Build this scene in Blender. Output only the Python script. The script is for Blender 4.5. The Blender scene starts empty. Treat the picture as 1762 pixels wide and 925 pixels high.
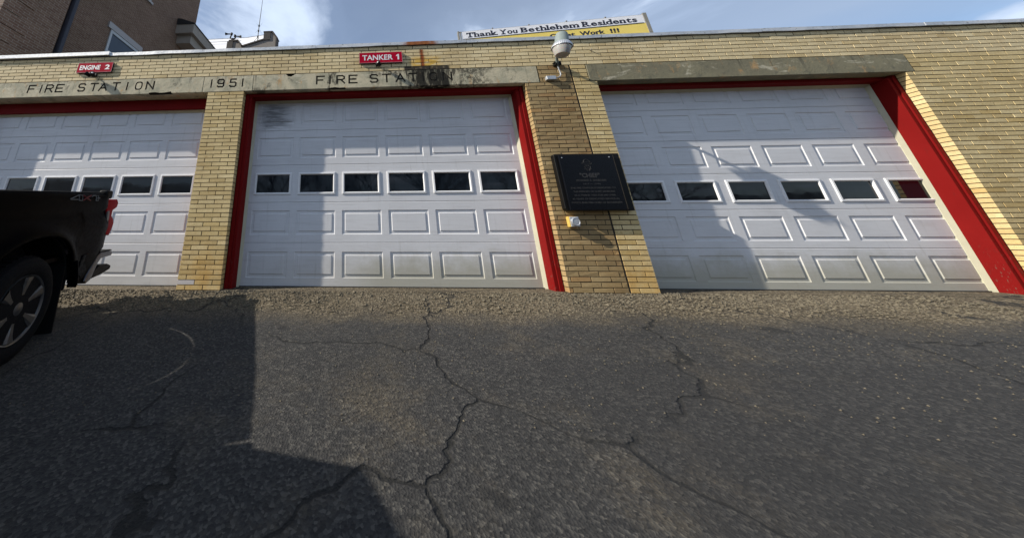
import bpy, bmesh, math, random
import numpy as np
from mathutils import Vector, Matrix, noise
random.seed(7)
R = math.radians
sc = bpy.context.scene
col = sc.collection

# ---------------------------------------------------------------- camera
cam_d = bpy.data.cameras.new("camera"); cam = bpy.data.objects.new("camera", cam_d); col.objects.link(cam)
cam_d.sensor_fit = 'HORIZONTAL'; cam_d.sensor_width = 36.0
cam_d.lens = 497.556 / 1762 * 36.0
cam_d.shift_x = (881 - 600) / 1762
cam_d.shift_y = -(462.5 - 243.76) / 1762
cam_d.clip_start = 0.05; cam_d.clip_end = 3000
_y, _p, _r = -0.0559, 0.3128, -0.0024
_f = Vector((math.sin(_y)*math.cos(_p), math.cos(_y)*math.cos(_p), math.sin(_p)))
_r0 = Vector((math.cos(_y), -math.sin(_y), 0)); _u0 = _r0.cross(_f)
_rt = math.cos(_r)*_r0 + math.sin(_r)*_u0; _up = -math.sin(_r)*_r0 + math.cos(_r)*_u0
M = Matrix((_rt, _up, -_f)).transposed().to_4x4(); M.translation = Vector((2.0209, -4.637, 0.7168))
cam.matrix_world = M
sc.camera = cam

# ---------------------------------------------------------------- view, sun, sky
sc.view_settings.view_transform = 'Standard'; sc.view_settings.look = 'None'
sc.view_settings.gamma = 1; sc.view_settings.exposure = 0.40
SUN = Vector((-4.3, -1.0, 2.98)).normalized()
sd = bpy.data.lights.new("sun", 'SUN'); sd.energy = 4.6; sd.angle = R(0.53); sd.color = (1.0, 0.93, 0.82)
sun = bpy.data.objects.new("sun", sd); col.objects.link(sun)
sun.rotation_euler = SUN.to_track_quat('Z', 'Y').to_euler(); sun.location = (-20, -8, 20)
world = bpy.data.worlds.new("World"); sc.world = world; world.use_nodes = True
wn = world.node_tree; wn.nodes.clear()
def N(nt, typ, **kw):
    n = nt.nodes.new(typ)
    for k, v in kw.items(): setattr(n, k, v)
    return n
sky = N(wn, 'ShaderNodeTexSky'); sky.sky_type = 'NISHITA'; sky.sun_disc = False
sky.sun_elevation = math.asin(SUN.z); sky.sun_rotation = math.atan2(SUN.x, SUN.y)
sky.altitude = 300; sky.air_density = 1.1; sky.dust_density = 1.0; sky.ozone_density = 3.0
tc = N(wn, 'ShaderNodeTexCoord')
sep = N(wn, 'ShaderNodeSeparateXYZ'); wn.links.new(tc.outputs['Generated'], sep.inputs[0])
mz = N(wn, 'ShaderNodeMath', operation='MAXIMUM'); wn.links.new(sep.outputs[2], mz.inputs[0]); mz.inputs[1].default_value = 0.06
dx = N(wn, 'ShaderNodeMath', operation='DIVIDE'); dy = N(wn, 'ShaderNodeMath', operation='DIVIDE')
wn.links.new(sep.outputs[0], dx.inputs[0]); wn.links.new(mz.outputs[0], dx.inputs[1])
wn.links.new(sep.outputs[1], dy.inputs[0]); wn.links.new(mz.outputs[0], dy.inputs[1])
cmb = N(wn, 'ShaderNodeCombineXYZ'); wn.links.new(dx.outputs[0], cmb.inputs[0]); wn.links.new(dy.outputs[0], cmb.inputs[1])
cmb.inputs[2].default_value = 27.3
n1 = N(wn, 'ShaderNodeTexNoise'); n1.inputs['Scale'].default_value = 1.15; n1.inputs['Detail'].default_value = 9; n1.inputs['Roughness'].default_value = 0.56; n1.inputs['Distortion'].default_value = 0.25
n2 = N(wn, 'ShaderNodeTexNoise'); n2.inputs['Scale'].default_value = 0.55; n2.inputs['Detail'].default_value = 5; n2.inputs['Roughness'].default_value = 0.5
mpv = N(wn, 'ShaderNodeMapping'); mpv.inputs['Location'].default_value = (0.0, 0.0, 0.0)
wn.links.new(cmb.outputs[0], mpv.inputs[0]); wn.links.new(mpv.outputs[0], n1.inputs['Vector']); wn.links.new(mpv.outputs[0], n2.inputs['Vector'])
r1 = N(wn, 'ShaderNodeMapRange'); r1.interpolation_type = 'SMOOTHSTEP'
wn.links.new(n1.outputs[0], r1.inputs['Value']); r1.inputs['From Min'].default_value = 0.46; r1.inputs['From Max'].default_value = 0.66
r2 = N(wn, 'ShaderNodeMapRange'); wn.links.new(n2.outputs[0], r2.inputs['Value'])
r2.inputs['From Min'].default_value = 0.35; r2.inputs['From Max'].default_value = 0.65; r2.inputs['To Min'].default_value = 0.24; r2.inputs['To Max'].default_value = 0.58
mxm = N(wn, 'ShaderNodeMath', operation='MAXIMUM'); wn.links.new(r1.outputs[0], mxm.inputs[0]); wn.links.new(r2.outputs[0], mxm.inputs[1])
cr = N(wn, 'ShaderNodeMapRange'); wn.links.new(n1.outputs[0], cr.inputs['Value'])
cr.inputs['From Min'].default_value = 0.45; cr.inputs['From Max'].default_value = 0.8; cr.inputs['To Min'].default_value = 4.6; cr.inputs['To Max'].default_value = 8.0
ccol = N(wn, 'ShaderNodeVectorMath', operation='SCALE'); ccol.inputs[0].default_value = (0.78, 0.925, 1.17); wn.links.new(cr.outputs[0], ccol.inputs['Scale'])
mx = N(wn, 'ShaderNodeMix', data_type='RGBA'); wn.links.new(mxm.outputs[0], mx.inputs[0]); wn.links.new(sky.outputs[0], mx.inputs[6]); wn.links.new(ccol.outputs[0], mx.inputs[7])
bg = N(wn, 'ShaderNodeBackground'); bg.inputs[1].default_value = 0.108; wn.links.new(mx.outputs[2], bg.inputs[0])
wo = N(wn, 'ShaderNodeOutputWorld'); wn.links.new(bg.outputs[0], wo.inputs[0])

# ---------------------------------------------------------------- materials
def new_mat(name):
    m = bpy.data.materials.new(name); m.use_nodes = True; nt = m.node_tree; nt.nodes.clear()
    o = N(nt, 'ShaderNodeOutputMaterial'); b = N(nt, 'ShaderNodeBsdfPrincipled'); nt.links.new(b.outputs[0], o.inputs[0])
    return m, nt, b
def pos(nt, scale=(1, 1, 1), obj=False):
    if obj: s = N(nt, 'ShaderNodeTexCoord').outputs['Object']
    else: s = N(nt, 'ShaderNodeNewGeometry').outputs['Position']
    mp = N(nt, 'ShaderNodeMapping'); mp.inputs['Scale'].default_value = scale; nt.links.new(s, mp.inputs[0]); return mp.outputs[0]
def noise_n(nt, vec, scale, detail=5, rough=0.6, dist=0.0):
    n = N(nt, 'ShaderNodeTexNoise'); n.inputs['Scale'].default_value = scale; n.inputs['Detail'].default_value = detail
    n.inputs['Roughness'].default_value = rough; n.inputs['Distortion'].default_value = dist; nt.links.new(vec, n.inputs['Vector']); return n.outputs[0]
def ramp(nt, v, stops):
    r = N(nt, 'ShaderNodeValToRGB'); e = r.color_ramp.elements
    while len(e) < len(stops): e.new(0.5)
    for i, (p_, c) in enumerate(stops):
        e[i].position = p_; e[i].color = (*c, 1) if len(c) == 3 else c
    nt.links.new(v, r.inputs[0]); return r.outputs[0]
def mrange(nt, v, a, b, c=0.0, d=1.0, smooth=True):
    r = N(nt, 'ShaderNodeMapRange'); 
    if smooth: r.interpolation_type = 'SMOOTHSTEP'
    nt.links.new(v, r.inputs['Value']); r.inputs['From Min'].default_value = a; r.inputs['From Max'].default_value = b
    r.inputs['To Min'].default_value = c; r.inputs['To Max'].default_value = d; return r.outputs[0]
def math_n(nt, op, a, b=None):
    n = N(nt, 'ShaderNodeMath', operation=op)
    for i, v in enumerate((a, b)):
        if v is None: continue
        if isinstance(v, (int, float)): n.inputs[i].default_value = v
        else: nt.links.new(v, n.inputs[i])
    return n.outputs[0]
def mixc(nt, f, a, b, mode='MIX'):
    n = N(nt, 'ShaderNodeMix', data_type='RGBA', blend_type=mode)
    for sck, v in ((0, f), (6, a), (7, b)):
        if isinstance(v, (int, float)): n.inputs[sck].default_value = v
        elif isinstance(v, tuple): n.inputs[sck].default_value = (*v, 1)
        else: nt.links.new(v, n.inputs[sck])
    return n.outputs[2]
def bump(nt, b, h, strength=0.3, dist=0.01):
    bp = N(nt, 'ShaderNodeBump'); bp.inputs['Strength'].default_value = strength; bp.inputs['Distance'].default_value = dist
    nt.links.new(h, bp.inputs['Height']); nt.links.new(bp.outputs[0], b.inputs['Normal'])
def xyz(nt):
    g = N(nt, 'ShaderNodeNewGeometry'); s = N(nt, 'ShaderNodeSeparateXYZ'); nt.links.new(g.outputs['Position'], s.inputs[0]); return s.outputs
def band(nt, v, a, b, soft):
    """1 where a<v<b, soft edges"""
    lo = mrange(nt, v, a - soft, a + soft); hi = mrange(nt, v, b - soft, b + soft, 1, 0)
    return math_n(nt, 'MULTIPLY', lo, hi)
def simple(name, c, rough=0.6, metal=0.0, var=0.15, scale=12, bmp=0.0, spec=None, coat=0.0):
    m, nt, b = new_mat(name); v = pos(nt)
    n = noise_n(nt, v, scale, 6)
    cc = mixc(nt, n, tuple(x*(1-var) for x in c), tuple(min(1, x*(1+var)) for x in c))
    nt.links.new(cc, b.inputs['Base Color']); b.inputs['Roughness'].default_value = rough; b.inputs['Metallic'].default_value = metal
    if spec is not None: b.inputs['Specular IOR Level'].default_value = spec
    b.inputs['Coat Weight'].default_value = coat
    rr = mrange(nt, noise_n(nt, v, scale*2.3, 5), .3, .7, max(0, rough-.1), min(1, rough+.1)); nt.links.new(rr, b.inputs['Roughness'])
    if bmp: bump(nt, b, noise_n(nt, v, scale*6, 6), bmp, 0.004)
    return m

def tone_value(nt):
    oi = N(nt, 'ShaderNodeObjectInfo'); at = N(nt, 'ShaderNodeAttribute'); at.attribute_name = 'tone'
    return math_n(nt, 'FRACT', math_n(nt, 'ADD', oi.outputs['Random'], at.outputs['Fac']))
def brick_mat(name, stops, dark=0.0, rust=False, low_warm=False):
    m, nt, b = new_mat(name); v = pos(nt); t = tone_value(nt)
    c = ramp(nt, t, stops)
    big = noise_n(nt, v, 1.6, 5, 0.6); c = mixc(nt, mrange(nt, big, .35, .7, 0, .55 + dark), c, (0.72, 0.66, 0.58), 'MULTIPLY')
    fine = noise_n(nt, v, 55, 6, 0.7); c = mixc(nt, mrange(nt, fine, .35, .75, 0, .55), c, (0.70, 0.62, 0.50), 'MULTIPLY')
    speck = noise_n(nt, v, 190, 3, 0.6); c = mixc(nt, mrange(nt, speck, .62, .72, 0, .6), c, (0.40, 0.33, 0.24), 'MULTIPLY')
    blot = noise_n(nt, v, 14, 5, 0.65); c = mixc(nt, mrange(nt, blot, .60, .74, 0, .5), c, (0.55, 0.40, 0.22), 'MULTIPLY')
    x, y, z = xyz(nt)
    if low_warm:
        wz = mrange(nt, z, 0.1, 1.0, .8, 0.0); wn_ = mrange(nt, noise_n(nt, v, 5, 5), .3, .7, .2, 1)
        c = mixc(nt, math_n(nt, 'MULTIPLY', wz, wn_), c, (1.0, 0.78, 0.46), 'MULTIPLY')
    if rust:
        nn = noise_n(nt, v, 9, 4)
        core = band(nt, math_n(nt, 'ADD', x, math_n(nt, 'MULTIPLY', math_n(nt, 'SUBTRACT', nn, .5), .04)), 3.005, 3.065, .022)
        core = math_n(nt, 'MULTIPLY', core, mrange(nt, z, 3.80, 3.74))
        core = math_n(nt, 'MULTIPLY', band(nt, z, 3.385, 3.76, .02), core)
        halo = math_n(nt, 'MULTIPLY', band(nt, x, 2.84, 3.32, .09), band(nt, z, 3.40, 3.60, .06)); halo = math_n(nt, 'MULTIPLY', halo, mrange(nt, noise_n(nt, pos(nt, (.6, 1, 2)), 9, 4), .36, .52))
        c = mixc(nt, math_n(nt, 'MULTIPLY', halo, .85), c, (0.66, 0.39, 0.045))
        c = mixc(nt, math_n(nt, 'MULTIPLY', core, .95), c, (0.26, 0.05, 0.005))
        sx = band(nt, math_n(nt, 'ADD', x, math_n(nt, 'MULTIPLY', nn, .05)), 2.745, 3.50, .02); soot = math_n(nt, 'MULTIPLY', sx, mrange(nt, z, 3.432, 3.424))
        c = mixc(nt, math_n(nt, 'MULTIPLY', soot, mrange(nt, noise_n(nt, v, 16, 5), .3, .5, .7, .97)), c, (0.025, 0.022, 0.018))
    nt.links.new(c, b.inputs['Base Color']); b.inputs['Roughness'].default_value = 0.82; b.inputs['Specular IOR Level'].default_value = 0.3
    h = math_n(nt, 'ADD', noise_n(nt, v, 60, 6, .7), math_n(nt, 'MULTIPLY', noise_n(nt, v, 240, 4, .6), .5))
    bump(nt, b, h, 0.35, 0.002)
    return m
Y1 = (0.69, 0.545, 0.275); Y2 = (0.74, 0.59, 0.31); Y3 = (0.60, 0.455, 0.21); Y4 = (0.80, 0.66, 0.37); Y5 = (0.62, 0.455, 0.19)
T1 = (0.76, 0.62, 0.36); T2 = (0.82, 0.69, 0.42); T3 = (0.68, 0.54, 0.29)
M_brick = brick_mat('yellow_brick', [(0, Y3), (.2, Y1), (.45, Y2), (.65, Y1), (.85, Y4), (1, Y5)], low_warm=True)
M_brick_top = brick_mat('yellow_brick_parapet', [(0, T1), (.3, T2), (.6, T1), (.8, T2), (1, T3)], rust=True)
M_brick_old = brick_mat('weathered_brick', [(0, (.36, .255, .125)), (.25, (.42, .305, .15)), (.5, (.38, .275, .135)), (.7, (.47, .35, .18)), (.87, (.31, .20, .095)), (1, (.44, .28, .12))], dark=.1)
M_brick_white = simple('whitened_brick', (.60, .56, .54), .8, var=.25, scale=40, bmp=.3)
M_mortar = simple('mortar', (.034, .027, .016), .95, var=.35, scale=30, bmp=.4)

def stone_mat(name, base, base2, soot=False, green=False):
    m, nt, b = new_mat(name); v = pos(nt); x, y, z = xyz(nt)
    c = mixc(nt, mrange(nt, noise_n(nt, v, 2.6, 6, .65, .6), .35, .65), base, base2)
    c = mixc(nt, mrange(nt, noise_n(nt, v, 6, 7, .7, .4), .54, .68, 0, .8), c, (0.135, 0.13, 0.095))
    c = mixc(nt, mrange(nt, noise_n(nt, pos(nt, (.5, 1, 1.3)), 5, 6, .7, .8), .56, .68, 0, .65), c, (.70, .64, .48))
    c = mixc(nt, mrange(nt, noise_n(nt, pos(nt, (1, 1, .55)), 7, 5, .7), .56, .70, 0, .75), c, (0.52, 0.31, 0.13))
    c = mixc(nt, mrange(nt, noise_n(nt, v, 45, 5, .7), .58, .75, 0, .7), c, (0.10, 0.10, 0.075))
    # streaks that run down from the top edge
    st = noise_n(nt, pos(nt, (1, 1, .08)), 13, 4, .6); st = math_n(nt, 'MULTIPLY', mrange(nt, st, .56, .70), mrange(nt, z, 3.08, 3.36, .25, 1))
    c = mixc(nt, math_n(nt, 'MULTIPLY', st, .55), c, (0.05, 0.05, 0.04))
    if soot:
        wob = math_n(nt, 'MULTIPLY', math_n(nt, 'SUBTRACT', noise_n(nt, pos(nt, (1, 1, .5)), 7, 6, .65), .5), .9)
        xx = math_n(nt, 'ADD', x, wob)
        s = band(nt, xx, 2.86, 3.46, .10); s = math_n(nt, 'MULTIPLY', s, mrange(nt, noise_n(nt, pos(nt, (1, 1, .22)), 15, 5, .6), .36, .50, .45, 1))
        hall = math_n(nt, 'MULTIPLY', math_n(nt, 'MULTIPLY', band(nt, xx, 2.62, 3.62, .10), mrange(nt, noise_n(nt, pos(nt, (1, 1, .18)), 18, 5, .6), .48, .58)), .85); s = math_n(nt, 'MAXIMUM', s, hall)
        s2 = math_n(nt, 'MULTIPLY', band(nt, xx, 2.35, 4.1, .12), mrange(nt, math_n(nt, 'ADD', z, math_n(nt, 'MULTIPLY', wob, .4)), 3.24, 3.33))
        s2 = math_n(nt, 'MULTIPLY', s2, mrange(nt, noise_n(nt, v, 22, 5, .7), .38, .55))
        s3 = math_n(nt, 'MULTIPLY', band(nt, xx, 3.6, 4.05, .14), mrange(nt, noise_n(nt, v, 26, 5, .7), .46, .56))
        s = math_n(nt, 'MAXIMUM', s, math_n(nt, 'MAXIMUM', math_n(nt, 'MULTIPLY', s2, .8), math_n(nt, 'MULTIPLY', s3, .75)))
        s4 = math_n(nt, 'MULTIPLY', band(nt, xx, 1.40, 1.50, .05), .8); s5 = math_n(nt, 'MULTIPLY', math_n(nt, 'MULTIPLY', band(nt, xx, .13, .30, .05), mrange(nt, z, 3.16, 3.06)), .7)
        s = math_n(nt, 'MAXIMUM', s, math_n(nt, 'MAXIMUM', s4, s5))
        c = mixc(nt, math_n(nt, 'MULTIPLY', s, .97), c, (0.009, 0.0085, 0.007))
    nt.links.new(c, b.inputs['Base Color']); b.inputs['Roughness'].default_value = .9; b.inputs['Specular IOR Level'].default_value = .25
    bump(nt, b, math_n(nt, 'ADD', noise_n(nt, v, 35, 7, .7), math_n(nt, 'MULTIPLY', noise_n(nt, v, 9, 5, .6), 1.5)), .6, .005)
    return m
M_stone = stone_mat('limestone', (.60, .53, .37), (.37, .35, .25), soot=True)
M_stone_green = stone_mat('grey_green_stone', (.26, .235, .15), (.21, .19, .125))
M_letter = simple('letter_recess', (.030, .025, .017), .95, var=.3, scale=50)

def coping_mat():
    m, nt, b = new_mat('coping_metal'); v = pos(nt); x, y, z = xyz(nt)
    c = mixc(nt, mrange(nt, noise_n(nt, pos(nt, (.6, 1, 2)), 3, 6, .65), .35, .65), (.46, .49, .52), (.66, .67, .68))
    c = mixc(nt, mrange(nt, noise_n(nt, v, 17, 5, .7), .56, .70, 0, .8), c, (.13, .13, .12))
    rs = band(nt, math_n(nt, 'ADD', x, math_n(nt, 'MULTIPLY', noise_n(nt, v, 5, 4), .25)), 2.87, 3.42, .09)
    rs = math_n(nt, 'MULTIPLY', rs, mrange(nt, noise_n(nt, pos(nt, (1.2, 1, .8)), 5, 5, .6), .30, .50, .45, 1))
    c = mixc(nt, rs, c, mixc(nt, noise_n(nt, v, 20, 4), (.13, .028, .006), (.50, .17, .03)))
    nt.links.new(c, b.inputs['Base Color']); b.inputs['Roughness'].default_value = .55; b.inputs['Metallic'].default_value = .25
    bump(nt, b, noise_n(nt, v, 14, 5), .4, .01)
    return m
M_coping = coping_mat()
M_cap_white = simple('white_metal_cap', (.93, .93, .92), .35, var=.03)

def door_mat(name, base):
    m, nt, b = new_mat(name); v = pos(nt); x, y, z = xyz(nt)
    c = mixc(nt, mrange(nt, noise_n(nt, v, 1.3, 5), .3, .7), base, tuple(k*.93 for k in base))
    c = mixc(nt, mrange(nt, noise_n(nt, pos(nt, (.35, 1, 4)), 6, 6, .65), .45, .75, 0, .35), c, (.44, .43, .42))
    streak = noise_n(nt, pos(nt, (3, 1, .25)), 6, 6, .6)
    c = mixc(nt, mrange(nt, streak, .55, .75, 0, .28), c, (.34, .33, .30))
    # dirt splashed up along the bottom sections
    lowx = mrange(nt, x, 1.2, 2.4, .25, 1); low = math_n(nt, 'MULTIPLY', mrange(nt, math_n(nt, 'ADD', z, math_n(nt, 'MULTIPLY', noise_n(nt, v, 3.5, 6, .7), .55)), .42, .85, 1, 0), lowx)
    c = mixc(nt, math_n(nt, 'MULTIPLY', low, .62), c, (.30, .28, .17))
    # soot smudge in the top left panel of the middle door
    w = math_n(nt, 'MULTIPLY', math_n(nt, 'SUBTRACT', noise_n(nt, pos(nt, (.5, 1, 3)), 4, 5, .6), .5), .35)
    sm = math_n(nt, 'MULTIPLY', band(nt, math_n(nt, 'ADD', x, w), .22, .70, .16), band(nt, math_n(nt, 'ADD', z, w), 2.52, 2.93, .09))
    sm = math_n(nt, 'MULTIPLY', sm, mrange(nt, noise_n(nt, pos(nt, (.4, 1, 3)), 9, 5, .65), .3, .6, .45, 1))
    c = mixc(nt, math_n(nt, 'MULTIPLY', sm, .78), c, (.035, .035, .035))
    nt.links.new(c, b.inputs['Base Color']); b.inputs['Roughness'].default_value = .42; b.inputs['Specular IOR Level'].default_value = .4
    bump(nt, b, noise_n(nt, pos(nt, (.12, 1, 1.6)), 60, 5, .6), .12, .002)
    return m
M_door = door_mat('white_door_paint', (.69, .69, .70))
M_winframe = simple('window_frame_white', (.78, .78, .78), .4, var=.06)
M_trim = simple('cream_door_stop', (.50, .48, .35), .5, var=.15, scale=6)
M_gasket = simple('rubber_gasket', (.02, .02, .02), .7)
M_red = None
def red_mat():
    m, nt, b = new_mat('red_paint'); v = pos(nt)
    c = mixc(nt, noise_n(nt, v, 3, 5), (.15, .005, .005), (.205, .009, .008))
    c = mixc(nt, mrange(nt, noise_n(nt, pos(nt, (1, 1, .35)), 24, 6, .7), .58, .72, 0, .75), c, (.13, .012, .010))
    x, y, z = xyz(nt)
    fl = math_n(nt, 'MULTIPLY', mrange(nt, noise_n(nt, pos(nt, (2, 2, .5)), 30, 5, .7), .60, .66), mrange(nt, z, .12, .75, 1, 0))
    c = mixc(nt, fl, c, (.15, .085, .065))
    nt.links.new(c, b.inputs['Base Color']); b.inputs['Roughness'].default_value = .6; b.inputs['Specular IOR Level'].default_value = .06
    bump(nt, b, noise_n(nt, v, 40, 5), .25, .003); return m
M_red = red_mat()
def glass_mat():
    m, nt, b = new_mat('dark_window_glass'); v = pos(nt)
    b.inputs['Base Color'].default_value = (.005, .008, .012, 1); b.inputs['Roughness'].default_value = .03; b.inputs['IOR'].default_value = 1.5; b.inputs['Specular IOR Level'].default_value = .3
    n = noise_n(nt, v, 7, 5); nt.links.new(mrange(nt, n, .3, .8, .015, .09), b.inputs['Roughness'])
    bump(nt, b, noise_n(nt, v, 2.2, 2), .10, .01); return m
M_glass = glass_mat()
M_sign_red = simple('sign_red', (.42, .006, .028), .7, var=.12, scale=6, spec=.02)
M_sign_white = simple('sign_white', (.80, .80, .80), .4, var=.05)
M_sign_edge = simple('sign_edge_pink', (.52, .30, .32), .7, spec=.1)
M_black = simple('black_metal', (.009, .009, .009), .6, spec=.2)
M_granite = simple('black_granite', (.0035, .004, .006), .25, var=.4, scale=80, spec=.18)
M_plaque_frame = simple('plaque_frame_black', (.006, .0055, .005), .5, var=.3, spec=.2)
M_gold = simple('engraved_grey_letters', (.034, .032, .030), .6, var=.2)
M_gold_line = simple('bronze_edge', (.06, .045, .025), .6)
M_galv = simple('galvanized_steel', (.50, .52, .54), .42, metal=.55, var=.2, scale=25)
M_lampbody = simple('lamp_housing_grey', (.20, .24, .23), .55, var=.12)
M_reflector = simple('ribbed_aluminium', (.55, .56, .57), .4, metal=.6, var=.08)
def lens_mat():
    m, nt, b = new_mat('frosted_lens'); b.inputs['Base Color'].default_value = (.50, .48, .45, 1); b.inputs['Roughness'].default_value = .25
    b.inputs['Transmission Weight'].default_value = .25; b.inputs['Subsurface Weight'].default_value = .3; return m
M_lens = lens_mat()
M_yellowed = simple('yellowed_cover', (.62, .42, .10), .5, var=.3, scale=30)
M_banner_w = simple('banner_white', (.78, .78, .80), .5, var=.05, scale=4)
M_banner_y = simple('banner_yellow', (.80, .62, .14), .5, var=.12, scale=3)
M_banner_k = simple('banner_ink', (.012, .012, .025), .5)
M_frame_alu = simple('weathered_frame', (.22, .21, .18), .6, var=.3, scale=20)
M_roof = simple('roof_membrane', (.16, .16, .16), .9, var=.2, scale=5)
M_snow = simple('white_roof', (.86, .87, .90), .6, var=.04)
def brown_wall_mat():
    m, nt, b = new_mat('brown_brickwork')
    g = N(nt, 'ShaderNodeNewGeometry'); s = N(nt, 'ShaderNodeSeparateXYZ'); nt.links.new(g.outputs['Position'], s.inputs[0])
    cmbx = N(nt, 'ShaderNodeCombineXYZ'); nt.links.new(math_n(nt, 'ADD', s.outputs[0], s.outputs[1]), cmbx.inputs[0]); nt.links.new(s.outputs[2], cmbx.inputs[1])
    bt = N(nt, 'ShaderNodeTexBrick'); nt.links.new(cmbx.outputs[0], bt.inputs['Vector']); bt.inputs['Scale'].default_value = 1
    bt.inputs['Brick Width'].default_value = .215; bt.inputs['Row Height'].default_value = .0725; bt.inputs['Mortar Size'].default_value = .007; bt.inputs['Mortar Smooth'].default_value = .3
    bt.inputs['Color1'].default_value = (.175, .095, .06, 1); bt.inputs['Color2'].default_value = (.235, .145, .095, 1); bt.inputs['Mortar'].default_value = (.34, .28, .22, 1); bt.inputs['Bias'].default_value = -.1
    v = pos(nt); c = bt.outputs['Color']
    c = mixc(nt, mrange(nt, noise_n(nt, v, .7, 5), .35, .65, 0, .5), c, (.72, .72, .66), 'MULTIPLY')
    c = mixc(nt, mrange(nt, noise_n(nt, v, 9, 5), .4, .7, 0, .5), c, (.7, .62, .6), 'MULTIPLY')
    nt.links.new(c, b.inputs['Base Color']); b.inputs['Roughness'].default_value = .9
    h = math_n(nt, 'SUBTRACT', 1, bt.outputs['Fac']); bump(nt, b, h, .6, .006); return m
M_brown = brown_wall_mat()
M_limewhite = simple('pale_window_stone', (.42, .40, .39), .8, var=.15)
M_winwhite = simple('painted_window_frame', (.50, .52, .53), .6, var=.1)
M_eave = simple('grey_brown_eave_board', (.34, .30, .25), .7, var=.15, scale=5)
M_darkroof = simple('dark_roof_edge', (.018, .018, .018), .6)
M_pipe = simple('dark_downspout', (.035, .036, .050), .6, var=.2)
M_stucco = simple('grey_parapet_wall', (.30, .27, .24), .9, var=.3, scale=9, bmp=.3)
M_capdark = simple('dark_parapet_cap', (.065, .055, .05), .8, var=.3, scale=9)

def ground_mat():
    m, nt, b = new_mat('gravelly_asphalt'); v = pos(nt); x, y, z = xyz(nt)
    vo = N(nt, 'ShaderNodeTexVoronoi'); vo.inputs['Scale'].default_value = 70; nt.links.new(v, vo.inputs['Vector'])
    vs = N(nt, 'ShaderNodeSeparateColor'); nt.links.new(vo.outputs['Color'], vs.inputs[0])
    asp = ramp(nt, vs.outputs[0], [(0, (.014, .014, .014)), (.5, (.030, .029, .028)), (.8, (.048, .046, .042)), (1, (.085, .08, .07))])
    sand = ramp(nt, vs.outputs[1], [(0, (.03, .022, .011)), (.35, (.085, .065, .036)), (.75, (.15, .118, .070)), (1, (.30, .25, .17))])
    near = mrange(nt, math_n(nt, 'ADD', y, math_n(nt, 'MULTIPLY', noise_n(nt, v, 1.6, 5), .9)), -.95, -.30)
    far = math_n(nt, 'MULTIPLY', mrange(nt, noise_n(nt, v, 1.1, 6, .65), .50, .70), .35)
    c = mixc(nt, math_n(nt, 'MAXIMUM', near, far), asp, sand)
    c = mixc(nt, mrange(nt, noise_n(nt, v, .6, 4), .35, .7, 0, .5), c, (.6, .6, .6), 'MULTIPLY')
    # long cracks, a darker patch of newer asphalt, oil spots and dusty wheel tracks
    vd = N(nt, 'ShaderNodeTexVoronoi'); vd.feature = 'DISTANCE_TO_EDGE'; vd.inputs['Scale'].default_value = .55
    wv = N(nt, 'ShaderNodeVectorMath', operation='ADD'); nt.links.new(v, wv.inputs[0])
    nz = N(nt, 'ShaderNodeTexNoise'); nz.inputs['Scale'].default_value = 1.7; nz.inputs['Detail'].default_value = 6; nt.links.new(v, nz.inputs['Vector'])
    sv = N(nt, 'ShaderNodeVectorMath', operation='SCALE'); nt.links.new(nz.outputs['Color'], sv.inputs[0]); sv.inputs['Scale'].default_value = .75
    nt.links.new(sv.outputs[0], wv.inputs[1]); nt.links.new(wv.outputs[0], vd.inputs['Vector'])
    crack = math_n(nt, 'MULTIPLY', mrange(nt, vd.outputs['Distance'], .003, .011, 1, 0), mrange(nt, noise_n(nt, v, .9, 3), .42, .52))
    c = mixc(nt, math_n(nt, 'MULTIPLY', crack, .9), c, (.006, .006, .005))
    oil = mrange(nt, noise_n(nt, v, 1.9, 3, .5), .68, .74); c = mixc(nt, math_n(nt, 'MULTIPLY', oil, .7), c, (.008, .008, .008))
    patch = math_n(nt, 'MULTIPLY', band(nt, math_n(nt, 'ADD', x, math_n(nt, 'MULTIPLY', noise_n(nt, v, 3, 3), .15)), 3.4, 6.3, .02), band(nt, math_n(nt, 'ADD', y, math_n(nt, 'MULTIPLY', noise_n(nt, v, 2.3, 3), .15)), -3.1, -1.75, .02))
    c = mixc(nt, math_n(nt, 'MULTIPLY', patch, .3), c, (.016, .016, .017))
    nt.links.new(c, b.inputs['Base Color']); b.inputs['Roughness'].default_value = .92
    bump(nt, b, math_n(nt, 'SUBTRACT', math_n(nt, 'ADD', vo.outputs['Distance'], noise_n(nt, v, 160, 4)), math_n(nt, 'MULTIPLY', crack, 2.5)), 1.0, .008); return m
M_ground = ground_mat()
M_slab = simple('worn_concrete', (.10, .088, .062), .9, var=.35, scale=14, bmp=.5)
M_pebble = simple('pebble_grey', (.13, .11, .075), .9, var=.5, scale=25)
M_hill = simple('wooded_hill', (.030, .028, .020), .95, var=.5, scale=.15)
M_bark = simple('bare_bark', (.085, .070, .055), .9, var=.3)
M_ever = simple('dark_evergreen', (.016, .024, .014), .9, var=.5, scale=1)
M_truck = simple('black_truck_paint', (.0012, .0012, .0020), .38, var=.05, spec=.02)
M_tyre = simple('tyre_rubber', (.007, .007, .008), .85, var=.2, scale=30, spec=.15)
M_rim = simple('grey_alloy', (.13, .13, .13), .4, metal=.7, var=.1)
M_rimdark = simple('dark_alloy_pocket', (.02, .02, .02), .6)
M_chrome = simple('bumper_chrome', (.11, .11, .12), .35, metal=1, var=.1)
M_plastic = simple('black_plastic', (.006, .006, .0065), .65, spec=.2)
def tail_mat():
    m, nt, b = new_mat('red_tail_lamp'); b.inputs['Base Color'].default_value = (.27, .0004, .004, 1); b.inputs['Specular IOR Level'].default_value = .03; b.inputs['Roughness'].default_value = .35
    b.inputs['Subsurface Weight'].default_value = .0; return m
M_tail = tail_mat()
M_decal = simple('decal_grey', (.14, .14, .14), .5)
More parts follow.
